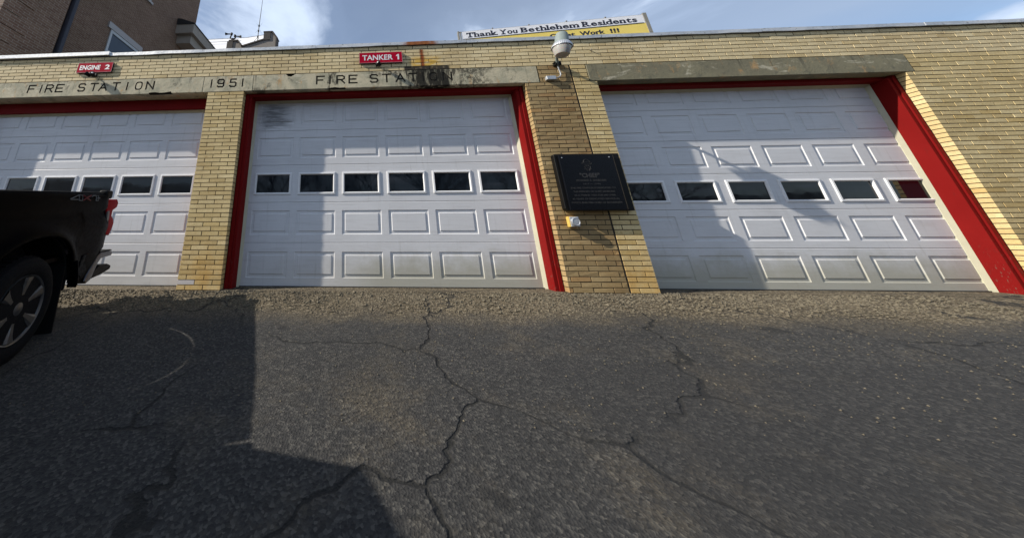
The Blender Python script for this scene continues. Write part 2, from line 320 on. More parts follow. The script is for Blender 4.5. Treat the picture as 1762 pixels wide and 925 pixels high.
M_decal_red = simple('decal_red', (.13, .008, .012), .5)

# ---------------------------------------------------------------- mesh helpers
def link(o, parent=None, loc=None):
    col.objects.link(o)
    if parent is not None: o.parent = parent
    if loc is not None: o.location = loc
    return o
def mesh_obj(name, verts, faces, mat, parent=None, loc=None, smooth=False, mats=None, fm=None):
    me = bpy.data.meshes.new(name); me.from_pydata([tuple(v) for v in verts], [], faces); me.update()
    for m in (mats or [mat]): me.materials.append(m)
    if fm: me.polygons.foreach_set('material_index', fm)
    if smooth: me.polygons.foreach_set('use_smooth', [True]*len(me.polygons))
    o = bpy.data.objects.new(name, me); return link(o, parent, loc)
class MB:
    def __init__(s): s.v = []; s.f = []; s.m = []
    def add(s, v, f, mi=0):
        o = len(s.v); s.v += [tuple(a) for a in v]; s.f += [tuple(i+o for i in q) for q in f]; s.m += [mi]*len(f)
    def box(s, x0, x1, y0, y1, z0, z1, mi=0):
        s.add([(x0,y0,z0),(x1,y0,z0),(x1,y1,z0),(x0,y1,z0),(x0,y0,z1),(x1,y0,z1),(x1,y1,z1),(x0,y1,z1)],
              [(0,3,2,1),(4,5,6,7),(0,1,5,4),(1,2,6,5),(2,3,7,6),(3,0,4,7)], mi)
    def prism(s, pts, axis, a, b, mi=0):
        """closed polygon extruded along axis between a and b"""
        n = len(pts)
        def P(p, t): return {'x': (t, p[0], p[1]), 'y': (p[0], t, p[1]), 'z': (p[0], p[1], t)}[axis]
        v = [P(p, a) for p in pts] + [P(p, b) for p in pts]
        f = [tuple(range(n)), tuple(range(2*n-1, n-1, -1))] + [(i, n+i, n+(i+1) % n, (i+1) % n) for i in range(n)]
        s.add(v, f, mi)
    def tube(s, pts, r, seg=8, mi=0, cap=True):
        pts = [Vector(p) for p in pts]; rs = r if isinstance(r, (list, tuple)) else [r]*len(pts); v = []; f = []
        prev = None
        for i, p in enumerate(pts):
            t = (pts[min(i+1, len(pts)-1)] - pts[max(i-1, 0)]).normalized()
            a = prev if prev is not None else (Vector((0, 0, 1)) if abs(t.z) < .9 else Vector((1, 0, 0)))
            n_ = (a - t*a.dot(t)); n_ = n_.normalized() if n_.length > 1e-6 else t.orthogonal().normalized(); prev = n_; b_ = t.cross(n_)
            for k in range(seg):
                an = 2*math.pi*k/seg; v.append(p + rs[i]*(math.cos(an)*n_ + math.sin(an)*b_))
        for i in range(len(pts)-1):
            for k in range(seg): f.append((i*seg+k, i*seg+(k+1) % seg, (i+1)*seg+(k+1) % seg, (i+1)*seg+k))
        if cap: f.append(tuple(range(seg-1, -1, -1))); f.append(tuple(range((len(pts)-1)*seg, len(pts)*seg)))
        s.add(v, f, mi)
    def lathe(s, prof, c, seg=32, axis=(0, 0, 1), mi=0, rib=0):
        ax = Vector(axis).normalized(); a = ax.orthogonal().normalized(); b = ax.cross(a); c = Vector(c); v = []; f = []
        for j, (r_, h) in enumerate(prof):
            for k in range(seg):
                an = 2*math.pi*k/seg; rr = r_*(1 + (rib if k % 2 else 0)); v.append(c + ax*h + rr*(math.cos(an)*a + math.sin(an)*b))
        for j in range(len(prof)-1):
            for k in range(seg): f.append((j*seg+k, j*seg+(k+1) % seg, (j+1)*seg+(k+1) % seg, (j+1)*seg+k))
        if prof[0][0] > 1e-4: f.append(tuple(range(seg-1, -1, -1)))
        if prof[-1][0] > 1e-4: f.append(tuple(range((len(prof)-1)*seg, len(prof)*seg)))
        s.add(v, f, mi)
    def build(s, name, mat, parent=None, smooth=False, loc=None):
        mats = mat if isinstance(mat, list) else [mat]
        o = mesh_obj(name, s.v, s.f, None, parent, loc, smooth, mats, s.m if len(mats) > 1 else None)
        bm = bmesh.new(); bm.from_mesh(o.data); bmesh.ops.recalc_face_normals(bm, faces=bm.faces); bm.to_mesh(o.data); bm.free()
        return o
def bevel(o, w=.004, seg=2, ang=35):
    bm = bmesh.new(); bm.from_mesh(o.data)
    ed = [e for e in bm.edges if len(e.link_faces) == 2 and e.calc_face_angle(0) > R(ang)]
    bmesh.ops.bevel(bm, geom=ed, offset=w, segments=seg, profile=.6, affect='EDGES', clamp_overlap=True)
    bm.to_mesh(o.data); bm.free(); return o
def smooth_angle(o, ang=35):
    bm = bmesh.new(); bm.from_mesh(o.data)
    for f in bm.faces: f.smooth = True
    for e in bm.edges:
        if len(e.link_faces) != 2 or e.calc_face_angle(0) > R(ang): e.smooth = False
    bm.to_mesh(o.data); bm.free(); return o
def empty(name, label=None, cat=None, group=None, loc=(0, 0, 0), parent=None):
    o = bpy.data.objects.new(name, None); o.empty_display_size = .1; link(o, parent, loc)
    if label: o['label'] = label
    if cat: o['category'] = cat
    if group: o['group'] = group
    return o
def tag(o, label, cat, group=None):
    o['label'] = label; o['category'] = cat
    if group: o['group'] = group
    return o
def glyph(ch, ext=0.004, off=0.0, res=3):
    """mesh verts/faces of built-in font text, in x/y, centred box returned too"""
    cu = bpy.data.curves.new('glyph', 'FONT'); cu.body = ch; cu.extrude = ext; cu.offset = off; cu.resolution_u = res
    o = bpy.data.objects.new('glyph', cu); col.objects.link(o)
    dg = bpy.context.evaluated_depsgraph_get(); me = bpy.data.meshes.new_from_object(o.evaluated_get(dg))
    v = [tuple(a.co) for a in me.vertices]; f = [tuple(p.vertices) for p in me.polygons]
    bpy.data.objects.remove(o); bpy.data.curves.remove(cu); bpy.data.meshes.remove(me)
    return v, f
def text_wall(mb, s, x0, x1, z0, z1, yf, depth, off=0.012, mi=0, res=3, shear=0.0):
    """lettering filling the box x0..x1, z0..z1 on a wall facing -y, its front at yf"""
    v, f = glyph(s, .5, off, res)
    xs = [a[0] for a in v]; ys = [a[1] for a in v]; ax, bx, ay, by = min(xs), max(xs), min(ys), max(ys)
    vv = [(x0 + (a[0]-ax)/(bx-ax)*(x1-x0) + shear*(a[1]-ay)/(by-ay), yf + (depth if a[2] < 0 else 0), z0 + (a[1]-ay)/(by-ay)*(z1-z0)) for a in v]
    mb.add(vv, f, mi)

# ---------------------------------------------------------------- fire station
station = empty('fire_station', 'low yellow brick fire station with three white garage doors and red door frames', 'fire station')
YF = -0.32; BX0, BX1 = -6.85, 13.2; BL = .254; CH = .065
camp = Vector((2.0209, -4.637, .7168))
def px_size(x, z):
    d = Vector((x, YF, z)) - camp; dep = d.dot(_f)
    sx = 600 + 497.556*d.dot(_rt)/dep; sy = 243.76 - 497.556*d.dot(_up)/dep
    inside = -5 < sx < 1205 and -5 < sy < 508
    return (1 if inside else 0) * 497.556/dep, inside
brick_specs = []     # (parent key, x0, x1, z0, z1, material key)
def courses(key, x0, x1, z0, n, ch, mk, skip=None, phase=0.0, offs=(0, .5)):
    for k in range(n):
        zb = z0 + k*ch; o_ = (offs[k % len(offs)] + phase) * BL
        x = x0 - ((BL - o_) % BL if o_ else 0); first = True
        while x < x1 - .012:
            a = max(x, x0); b = min(x + BL, x1)
            if b - a > .02:
                if skip is None or not skip(a, b, zb): brick_specs.append((key, a, b, zb, zb + ch, mk))
            x += BL
def mortar_part(name, boxes):
    mb = MB()
    for b in boxes: mb.box(*b)
    o = mb.build(name, M_mortar, station); return o
parts = {}
G = .0035
parts['pier_l'] = mortar_part('brick_pier', [(-.640+.013, -.003-.013, YF+G, -.215, -.14, 3.052)])
parts['pier_r'] = mortar_part('brick_pier', [(4.640+.013, 5.762-.013, YF+G, -.215, -.14, 3.052), (4.885, 5.645, YF+G, -.215, 3.052, 3.36)])
parts['pier_far_l'] = mortar_part('brick_pier', [(BX0+.013, -5.11-.013, YF+G, -.215, -.14, 3.052)])
parts['pier_far_r'] = mortar_part('brick_pier', [(10.235+.013, BX1-.013, YF+G, -.215, -.14, 3.36)])
parts['parapet'] = mortar_part('parapet_wall', [(BX0+.005, BX1-.005, YF+G, -.05, 3.361, 3.838)])
courses('pier_l', -.640, -.003, 0.0, 47, CH, 'y', phase=.5, offs=(0, .5))
courses('pier_l', -.640, -.003, -.13, 2, CH, 'y', phase=.5)
courses('pier_r', 4.640, 5.383, -.13, 49, CH, 'o', phase=.2, offs=(0, .45))
courses('pier_r', 4.880, 5.383, 3.057, 4, .0757, 'o', phase=.2)
courses('pier_r', 5.400, 5.762, -.13, 49, CH, 'y', phase=.3, offs=(.15, .65))
courses('pier_r', 5.400, 5.648, 3.057, 4, .0757, 'y', phase=.3, offs=(.15, .65))
courses('pier_far_l', BX0, -5.11, 0, 47, CH, 'y')
courses('pier_far_r', 10.235, BX1, -.26, 51, CH, 'y', phase=.4); courses('pier_far_r', 10.37, BX1, 3.057, 4, .0757, 'y')
courses('parapet', BX0, BX1, 3.362, 7, .0678, 't', phase=.35)
MATS = {'y': M_brick, 'o': M_brick_old, 't': M_brick_top, 'w': M_brick_white}
# shared brick meshes: unit-length variants stretched by scale (length, course height)
def brick_verts(L, H, D=.095, j=.0010, rnd=random, gap=.0105):
    g = gap/2; w = lambda: rnd.uniform(-j, j)
    x0, x1, z0, z1 = g, L-g, g, H-g
    c = .0010
    fr = [(x0+c+w(), w()*.8, z0+c+w()), (x1-c+w(), w()*.8, z0+c+w()), (x1-c+w(), w()*.8, z1-c+w()), (x0+c+w(), w()*.8, z1-c+w())]
    md = [(x0, .0014, z0), (x1, .0014, z0), (x1, .0014, z1), (x0, .0014, z1)]
    bk = [(x0, D, z0), (x1, D, z0), (x1, D, z1), (x0, D, z1)]
    f = [(0, 1, 2, 3)] + [(i, 4+i, 4+(i+1) % 4, (i+1) % 4) for i in range(4)] + [(4+i, 8+i, 8+(i+1) % 4, 4+(i+1) % 4) for i in range(4)] + [(11, 10, 9, 8)]
    return fr+md+bk, f
brick_cache = {}
def brick_mesh(L, H, mk):
    k = (round(L, 2), round(H, 3), mk, random.randint(0, 7))
    if k not in brick_cache:
        v, f = brick_verts(k[0], H, j=.0035 if mk == 'o' else .0012); me = bpy.data.meshes.new('brick'); me.from_pydata(v, [], f); me.materials.append(MATS[mk]); me.update(); brick_cache[k] = me
    return brick_cache[k]
scored = []
for i, (key, a, b, z0, z1, mk) in enumerate(brick_specs):
    s, ins = px_size((a+b)/2, (z0+z1)/2); scored.append((s*(b-a)*(z1-z0) if ins else 0, i))
scored.sort(reverse=True)
single = {i for s, i in scored[:298] if s > 0}
stuff = {}
for i, (key, a, b, z0, z1, mk) in enumerate(brick_specs):
    dy_ = random.uniform(-.0012, .0012)
    if key == 'pier_l' and a < -.63 and .064 < z0 < .066: mk = 'w'
    if i in single:
        o = bpy.data.objects.new('brick', brick_mesh(b-a, z1-z0, mk)); link(o, parts[key], (a, YF+dy_, z0))
        o.scale.x = (b-a)/round(b-a, 2)
        if mk == 'w': o['label'] = 'brick smeared with white paint'
    else:
        v, f = brick_verts(b-a, z1-z0, j=.0035 if mk == 'o' else .0012); st = stuff.setdefault((key, mk), ([], [], []))
        o0 = len(st[0]); st[0].extend((p[0]+a, p[1]+YF+dy_, p[2]+z0) for p in v); st[1].extend(tuple(q+o0 for q in ff) for ff in f)
        st[2].extend([random.random()]*12)
for (key, mk), (v, f, t) in stuff.items():
    o = mesh_obj('brick_courses', v, f, MATS[mk], parts[key]); o['kind'] = 'stuff'
    at = o.data.attributes.new('tone', 'FLOAT', 'POINT'); at.data.foreach_set('value', t)
# the wall core behind, roof slab, side walls
mb = MB()
mb.box(-.60, -.03, -.214, .20, -.3, 3.34); mb.box(4.68, 5.73, -.214, .20, -.3, 3.34); mb.box(BX0+.02, -5.13, -.214, .2, -.3, 3.34); mb.box(10.27, BX1-.02, -.214, .2, -.3, 3.34)
mb.box(BX0+.02, BX1-.02, -.04, .2, 3.34, 3.83); mb.box(BX0+.02, BX0+.25, .2, 12, -.3, 3.84); mb.box(BX1-.25, BX1-.02, .2, 12, -.3, 3.84); mb.box(BX0+.25, BX1-.25, 11.75, 12, -.3, 3.84)
mb.build('wall_core', M_brown, station)
mb = MB(); mb.box(BX0+.25, BX1-.25, .2, 11.75, 3.35, 3.55); mb.build('roof', M_roof, station)
mb = MB(); mb.box(BX0+.25, BX1-.25, .2, 11.75, -.02, .0); mb.build('floor', M_slab, station)
# coping, slightly uneven folded metal lengths
def coping(name, x0, x1, z0, z1, proj_, mat, wob=.006, n=None):
    n = n or max(2, int((x1-x0)/.22)); v = []; f = []
    for i in range(n+1):
        x = x0 + (x1-x0)*i/n; w1 = random.uniform(-wob, wob); w2 = random.uniform(-wob, wob)*.6; p = -.32-proj_+random.uniform(-wob, wob)*.5
        v += [(x, p, z0+w1), (x, p, z1+w2), (x, .22, z1+.012+w2), (x, -.315, z0+.008)]
    for i in range(n):
        a = i*4; b = a+4
        f += [(a, b, b+1, a+1), (a+1, b+1, b+2, a+2), (a+3, b+3, b, a)]
    f += [(0, 1, 2, 3), (n*4+3, n*4+2, n*4+1, n*4)]
    return mesh_obj(name, v, f, mat, station)
xx = -2.588
for L_ in (2.45, 1.35, 2.6, 2.2, 2.5, 2.4, 2.6):
    x1 = min(xx+L_-.008, BX1+.03); coping('coping', xx, x1, 3.842, 3.902, .030, M_coping); xx += L_
    if xx > BX1: break
cp = coping('coping', BX0-.03, -2.598, 3.855, 3.925, .045, M_cap_white, .001); cp['label'] = 'bright white metal coping'
# parapet crack line and brick joint are real gaps (5.383..5.400)

# lintel stones with incised lettering
STROKES = {
 'A': [[(0, 0), (.5, 1), (1, 0)], [(.22, .33), (.78, .33)]],
 'R': [[(0, 0), (0, 1)], [(0, 1), (.7, 1), (.95, .86), (.95, .62), (.7, .48), (0, .48)], [(.5, .48), (1, 0)]],
 'E': [[(0, 0), (0, 1)], [(0, 1), (1, 1)], [(0, .5), (.85, .5)], [(0, 0), (1, 0)]],
 'F': [[(0, 0), (0, 1)], [(0, 1), (1, 1)], [(0, .5), (.8, .5)]],
 'T': [[(0, 1), (1, 1)], [(.5, 1), (.5, 0)]],
 'N': [[(0, 0), (0, 1)], [(0, 1), (1, 0)], [(1, 0), (1, 1)]],
 'S': [[(1, .86), (.82, 1), (.18, 1), (0, .86), (0, .64), (.18, .52), (.82, .48), (1, .36), (1, .14), (.82, 0), (.18, 0), (0, .14)]],
 '9': [[(1, .62), (.82, .45), (.18, .45), (0, .6), (0, .86), (.18, 1), (.82, 1), (1, .86), (1, .14), (.82, 0), (.2, 0), (.02, .12)]],
 '5': [[(.95, 1), (.1, 1)], [(.1, 1), (.05, .56), (.8, .58), (1, .44), (1, .14), (.82, 0), (.18, 0), (0, .14)]]}
def lintel_stone(x0, x1, mat, letters, chips, y0=-.3235):
    mb = MB(); mb.box(x0, x1, y0, -.06, 3.056, 3.355); st = mb.build('lintel_stone', [mat, M_letter], station)
    bevel(st, .006, 1)
    cut = MB()
    for ch, cx, w in letters:
        if ch in 'I1': cut.box(cx-.0125, cx+.0125, y0-.01, y0+.010, 3.138, 3.300)
        elif ch in STROKES:
            hw = .0135
            for line in STROKES[ch]:
                P = [(cx + (px_-.5)*w*.93, 3.1485 + pz_*.1415) for px_, pz_ in line]
                for (ax, az), (bx, bz) in zip(P, P[1:]):
                    dx_, dz_ = bx-ax, bz-az; L_ = math.hypot(dx_, dz_); ux, uz = dx_/L_, dz_/L_; e_ = hw*.8
                    e_ += random.uniform(0, .0006)
                    q = [(ax-ux*e_-uz*hw, az-uz*e_+ux*hw), (ax-ux*e_+uz*hw, az-uz*e_-ux*hw), (bx+ux*e_+uz*hw, bz+uz*e_-ux*hw), (bx+ux*e_-uz*hw, bz+uz*e_+ux*hw)]
                    t_ = random.uniform(0, .0008)
                    cut.prism(q, 'y', y0-.01, y0+.010+t_)
        elif ch == 'O':
            n = 40; vs = []
            for k in range(n):
                a = 2*math.pi*k/n; c_, s_ = math.cos(a), math.sin(a)
                sx = math.copysign(abs(c_)**.62, c_); sz = math.copysign(abs(s_)**.62, s_)
                for hw, hh in ((w/2, .081), (w/2-.023, .058)):
                    for yy in (y0-.01, y0+.010): vs.append((cx+sx*hw, yy, 3.219+sz*hh))
            fs = []
            for k in range(n):
                a = k*4; b = ((k+1) % n)*4
                fs += [(a, b, b+1, a+1), (a+2, a+3, b+3, b+2), (a, a+2, b+2, b), (a+1, b+1, b+3, a+3)]
            cut.add(vs, fs)
        else: text_wall(cut, ch, cx-w/2, cx+w/2, 3.138, 3.300, y0-.01, .020, off=.004, res=4)
    for c in chips: cut.prism(c, 'y', y0-.02, y0+.045)
    if cut.v:
        co = cut.build('cutter', M_letter); md = st.modifiers.new('cut', 'BOOLEAN'); md.object = co; md.solver = 'EXACT'; md.operation = 'DIFFERENCE'; md.material_mode = 'TRANSFER'
        try: md.use_self = True
        except Exception: pass
        dg = bpy.context.evaluated_depsgraph_get(); me = bpy.data.meshes.new_from_object(st.evaluated_get(dg))
        st.modifiers.clear(); old = st.data
        if len(me.polygons) > 20: st.data = me
        bpy.data.objects.remove(co)
    return st
word = 'FIRESTATION'; ww = [.135, .02, .14, .14, .125, .145, .15, .135, .02, .135, .14]
mid = [1.303, 1.466, 1.649, 1.856, 2.207, 2.421, 2.648, 2.859, 3.027, 3.195, 3.423]
lft = [-3.907, -3.732, -3.57, -3.377, -2.964, -2.737, -2.563, -2.327, -2.122, -1.908, -1.701]
lintel_stone(-5.75, -.744, M_stone, [(c, x, w) for c, x, w in zip(word, lft, ww)], [[(-1.70, 3.04), (-1.69, 3.078), (-1.58, 3.085), (-1.50, 3.07), (-1.42, 3.072), (-1.30, 3.09), (-1.27, 3.04)]])
lintel_stone(-.738, .137, M_stone, [('1', -.598, .02), ('9', -.432, .115), ('5', -.216, .115), ('1', -.047, .02)], [])
lintel_stone(.143, 4.872, M_stone, [(c, x, w) for c, x, w in zip(word, mid, ww)], [[(.68, 3.37), (.74, 3.315), (.79, 3.305), (.83, 3.325), (.88, 3.37)], [(1.42, 3.04), (1.45, 3.066), (1.55, 3.078), (1.63, 3.066), (1.72, 3.07), (1.74, 3.04)]])
lintel_stone(5.652, 10.365, M_stone_green, [], [])

# red steel door frames
def door_frame(xl, xr, zl, zb, thin=0, hy=-.219):
    mb = MB()
    for s, x in ((1, xl), (-1, xr)):
        if thin == s:
            a, b = sorted((x, x+s*.045)); mb.box(a, b, -.150, .02, -.15, zl+.02); continue
        a, b = sorted((x, x+s*.054)); mb.box(a, b, -.222, .02, -.15, 3.05)
        a, b = sorted((x+s*.0545, x+s*.104)); mb.box(a, b, -.206, .02, -.15, zl+.02)
    mb.box(xl+.055, xr-.055, hy, .02, zl, 3.0535)
    o = mb.build('door_frame', M_red, station); bevel(o, .003, 1); return o
PW, PH = .613, .358
def panel_mesh(W, H):
    def ring(i, y): return [(i, y, i), (W-i, y, i), (W-i, y, H-i), (i, y, H-i)]
    v = ring(0, 0) + ring(.008, .0095) + ring(.047, .0095) + ring(.054, .0005)
    f = []
    for k in range(3):
        for i in range(4): f.append((k*4+i, (k+1)*4+i, (k+1)*4+(i+1) % 4, k*4+(i+1) % 4))
    f = [tuple(reversed(q)) for q in f]; f.append((12, 13, 14, 15))
    me = bpy.data.meshes.new('panel'); me.from_pydata(v, [], f); me.materials.append(M_door); me.update(); return me
def winframe_mesh(W, H):
    def ring(i, y): return [(i, y, i), (W-i, y, i), (W-i, y, H-i), (i, y, H-i)]
    v = ring(0, .001) + ring(.004, -.012) + ring(.026, -.015) + ring(.036, -.004) + ring(.040, .014)
    f = []
    for k in range(4):
        for i in range(4): f.append((k*4+i, k*4+(i+1) % 4, (k+1)*4+(i+1) % 4, (k+1)*4+i))
    me = bpy.data.meshes.new('window_frame'); me.from_pydata(v, [], f); me.materials.append(M_winframe); me.update(); return me
def pane_mesh(W, H):
    v = [(.036, .008, .036), (W-.036, .008, .036), (W-.036, .008, H-.036), (.036, .008, H-.036), (.036, .014, .036), (W-.036, .014, .036), (W-.036, .014, H-.036), (.036, .014, H-.036)]
    me = bpy.data.meshes.new('pane'); me.from_pydata(v, [], [(0, 1, 2, 3), (7, 6, 5, 4), (0, 4, 5, 1), (1, 5, 6, 2), (2, 6, 7, 3), (3, 7, 4, 0)]); me.materials.append(M_glass); me.update(); return me
def garage_door(name, x0, x1, pitch, w0, n, SH, rows, zs, win_row, pw, ph, label, top, yd=0.0, loc_z=0.0):
    """sections stacked from the floor; raised panels or windows filling the openings"""
    d = empty('garage_door', parent=station, loc=(0, yd, 0)); d['label'] = label
    pm = panel_mesh(pw, ph); wm = winframe_mesh(pw, ph); gm = pane_mesh(pw, ph)
    for r in range(rows):
        zb = r*SH + .0014; zt = (r+1)*SH - .0014; zo = r*SH + zs
        if r == rows-1: zt = top
        hh = min(ph, zt-zo-.04)
        v = []; f = []
        def quad(a, b, c, e, y=0.0):
            o = len(v); v.extend([(a, y, c), (b, y, c), (b, y, e), (a, y, e)]); f.append((o, o+1, o+2, o+3))
        xs = [x0]
        for k in range(n): xs += [w0+k*pitch, w0+k*pitch+pw]
        xs.append(x1)
        ch_ = .006
        quad(x0, x1, zb+ch_, zo); quad(x0, x1, zo+hh, zt-ch_)
        for k in range(n+1): quad(xs[2*k], xs[2*k+1], zo, zo+hh)
        for (za, ya, zc, yc) in ((zb, .004, zb+ch_, 0), (zt-ch_, 0, zt, .004), (zb, .03, zb, .004), (zt, .004, zt, .03)):
            o = len(v); v.extend([(x0, ya, za), (x1, ya, za), (x1, yc, zc), (x0, yc, zc)]); f.append((o, o+1, o+2, o+3))
        # small pressed groove lines close to the section joints
        mesh_obj('door_section', v, f, M_door, d)
        for k in range(n):
            lx = w0+k*pitch
            if r == win_row:
                o = bpy.data.objects.new('window_frame', wm); link(o, d, (lx, 0, zo))
                o = bpy.data.objects.new('pane', gm); link(o, d, (lx, 0, zo)); o.rotation_euler = (R(random.uniform(-.5, .5)), 0, R(random.uniform(-.5, .5)))
            else:
                o = bpy.data.objects.new('panel', pm); link(o, d, (lx, 0, zo)); o.scale.z = hh/ph
    mb = MB(); mb.box(x0, x1, .035, .05, 0, top); mb.build('backing', M_black, d)
    mb = MB(); mb.box(x0, x1, -.014, .03, -.03, .012); mb.build('gasket', M_gasket, d)
    return d
def stop_trim(x0, x1, zt):
    mb = MB(); w = .038
    mb.add([(x0, -.04, -.02), (x0+w, -.006, -.02), (x0+w, .02, -.02), (x0, .02, -.02), (x0, -.04, zt), (x0+w, -.006, zt-w), (x0+w, .02, zt-w), (x0, .02, zt)], [(0, 1, 5, 4), (1, 2, 6, 5), (3, 0, 4, 7), (0, 3, 2, 1)])
    mb.add([(x1, -.04, -.02), (x1-w, -.006, -.02), (x1-w, .02, -.02), (x1, .02, -.02), (x1, -.04, zt), (x1-w, -.006, zt-w), (x1-w, .02, zt-w), (x1, .02, zt)], [(4, 5, 1, 0), (5, 6, 2, 1), (7, 4, 0, 3), (0, 1, 2, 3)])
    mb.add([(x0, -.04, zt), (x1, -.04, zt), (x1-w, -.006, zt-w), (x0+w, -.006, zt-w), (x0+w, .02, zt-w), (x1-w, .02, zt-w)], [(0, 1, 2, 3), (3, 2, 5, 4)])
    mesh_o = mesh_obj('door_stop', mb.v, mb.f, M_trim, station); return mesh_o
door_frame(-.003, 4.640, 2.995, 0); stop_trim(.101, 4.536, 2.994)
garage_door('m', .125, 4.51, .7218, .210, 6, .6096, 5, .121, 2, PW, .361, 'middle garage door, white, with a soot smudge on its top left panel', 3.02)
door_frame(-5.11, -.640, 2.86, 0, -1, -.09); stop_trim(-5.006, -.686, 2.86)
garage_door('l', -4.98, -.70, .694, -4.882, 6, .6070, 5, .135, 2, .594, .352, 'left garage door, white, partly hidden by the black truck', 2.95)
door_frame(5.762, 10.235, 3.00, 0, 1, -.17); stop_trim(5.808, 10.131, 3.00)
garage_door('r', 5.83, 10.11, .728, 5.970, 6, .5300, 6, .10, 2, .585, .335, 'right garage door, white and mostly in shade', 3.06)

# ---------------------------------------------------------------- signs
def sign(text, x0, x1, z0, z1, label, gap):
    s = empty('bay_sign', label, 'sign', 'red bay number signs', ((x0+x1)/2, YF, z0))
    ox, oz = (x0+x1)/2, z0
    mb = MB(); mb.box(x0-ox, x1-ox, -.032, -.004, 0, z1-z0); o = mb.build('sign_box', M_black, s); bevel(o, .004, 1)
    mb = MB(); b = .005
    mb.box(x0-ox, x1-ox, -.0345, -.0325, 0, b); mb.box(x0-ox, x1-ox, -.0345, -.0325, z1-z0-b, z1-z0); mb.box(x0-ox, x0-ox+b, -.0345, -.0325, b, z1-z0-b); mb.box(x1-ox-b, x1-ox, -.0345, -.0325, b, z1-z0-b)
    mb.build('border', M_sign_edge, s)
    mb = MB(); mb.box(x0-ox+b, x1-ox-b, -.0340, -.0325, b, z1-z0-b); mb.build('face', M_sign_red, s)
    mb = MB(); W = x1-x0
    word_, num = text.split(' ')
    text_wall(mb, word_, x0-ox+W*.075, x0-ox+W*gap, .052, (z1-z0)-.052, -.0362, .0015, off=.020, shear=.0)
    mb.build('lettering', M_sign_white, s); mb = MB()
    if num == '1':
        xc = x1-ox-W*.105; za, zb_ = .050, (z1-z0)-.050
        mb.prism([(xc-.004, za), (xc+.022, za), (xc+.022, zb_), (xc+.002, zb_), (xc-.026, zb_-.022), (xc-.026, zb_-.042), (xc-.004, zb_-.030)], 'y', -.0362, -.0347)
    else: text_wall(mb, num, x0-ox+W*(.80 if num == '2' else .86), x0-ox+W*.93, .052, (z1-z0)-.052, -.0362, .0015, off=.028)
    mb.build('number', M_sign_white, s)
    return s
sign('ENGINE 2', -3.130, -2.470, 3.503, 3.702, 'red ENGINE 2 sign on the brick above the left door', .66)
sign('TANKER 1', 1.965, 2.698, 3.500, 3.706, 'red TANKER 1 sign on the brick above the middle door', .78)
def spot(x, z, twin, label):
    s = empty('spotlight', label, 'spotlight', 'small spotlights under the bay signs', (x, YF, z))
    mb = MB(); mb.box(-.04, .04, -.03, -.003, -.012, .035); mb.tube([(0, -.02, .01), (0, -.09, -.005)], .011, 8); mb.build('mount', M_black, s)
    for k, dx_ in enumerate(([-.055, .045] if twin else [0.0])):
        c = Vector((dx_, -.10, -.012)); ax = Vector((-.55 if k == 0 else .25, -.55, .35)).normalized()
        mb = MB(); mb.lathe([(.012, -.06), (.030, -.045), (.036, 0), (.040, .022), (.033, .022)], c, 16, ax); h = mb.build('lamp_head', M_black, s, True)
        mb = MB(); mb.lathe([(.0322, .012), (.028, .020), (.0, .024)], c, 16, ax); mb.build('lens', M_sign_white, s, True)
        mb = MB(); mb.tube([(0, -.085, -.004), tuple(c)], .009, 6); mb.build('knuckle', M_black, s)
    return s
spot(-2.78, 3.445, True, 'twin headed black spotlight below the ENGINE 2 sign')
spot(2.285, 3.465, False, 'single black spotlight below the TANKER 1 sign')

# ---------------------------------------------------------------- plaque
pl = empty('memorial_plaque', 'black memorial plaque headed CHIEF on the brick pier', 'plaque', loc=(5.22, YF, 1.03))
mb = MB(); mb.prism([(4.775-5.22, .03), (4.80-5.22, 0), (5.682-5.22, 0), (5.682-5.22, .805), (4.79-5.22, .805), (4.775-5.22, .79)], 'y', -.078, -.004); o = mb.build('backing_board', M_plaque_frame, pl); bevel(o, .005, 1)
mb = MB(); mb.box(4.822-5.22, 5.575-5.22, -.108, -.0785, .004, .782); o = mb.build('slab', M_granite, pl); bevel(o, .004, 1)
mb = MB(); mb.box(5.568-5.22, 5.5735-5.22, -.1088, -.1081, .012, .775); mb.build('edge_line', M_gold_line, pl)
mb = MB()
LX0, LX1 = 4.84-5.22, 5.545-5.22; cx = (LX0+LX1)/2 - .005
def pl_line(t, w, z, h, of=.006):
    mb = MB(); text_wall(mb, t, cx-w/2, cx+w/2, z, z+h, -.1090, .0012, off=of, res=2); mb.build('inscription_line', M_gold, pl)
pl_line('"CHIEF"', .27, .450, .066, .025); pl_line('HOWARD E. SANBORN', .40, .398, .028); pl_line('1917 --- 1996', .23, .352, .020)
pl_line('THIS FIRE STATION IS DEDICATED TO', .60, .295, .023); pl_line('THE MEMORY OF CHIEF SANBORN', .55, .245, .023)
pl_line('AS A THANK YOU FOR HIS OVER', .55, .195, .023); pl_line('40 YEARS OF DEDICATED SERVICE AS', .62, .145, .023); pl_line('POLICE AND FIRE CHIEF OF BETHLEHEM', .66, .095, .023)
mb = MB()
def arc(x, z, rx, rz, a0, a1, n=14, w=.0022):
    mb.tube([(cx+x+rx*math.cos(R(a0+(a1-a0)*i/n)), -.1085, z+rz*math.sin(R(a0+(a1-a0)*i/n))) for i in range(n+1)], w, 4)
arc(0, .655, .065, .016, 0, 360, 24); arc(0, .66, .045, .055, 10, 170); arc(0, .61, .038, .045, 180, 360); arc(-.012, .62, .006, .004, 0, 360, 8); arc(.016, .62, .006, .004, 0, 360, 8)
arc(-.05, .535, .04, .04, 20, 100); arc(.05, .535, .04, .04, 80, 160); arc(0, .595, .012, .005, 200, 340, 6)
mb.build('helmet_etching', M_gold, pl)
mb = MB()
for x, z in ((4.862, .742), (5.515, .742)): mb.lathe([(.008, 0), (.008, .004), (.004, .006), (0, .006)], (x-5.22, -.108, z), 10, (0, -1, 0))
mb.build('screw', M_galv, pl)

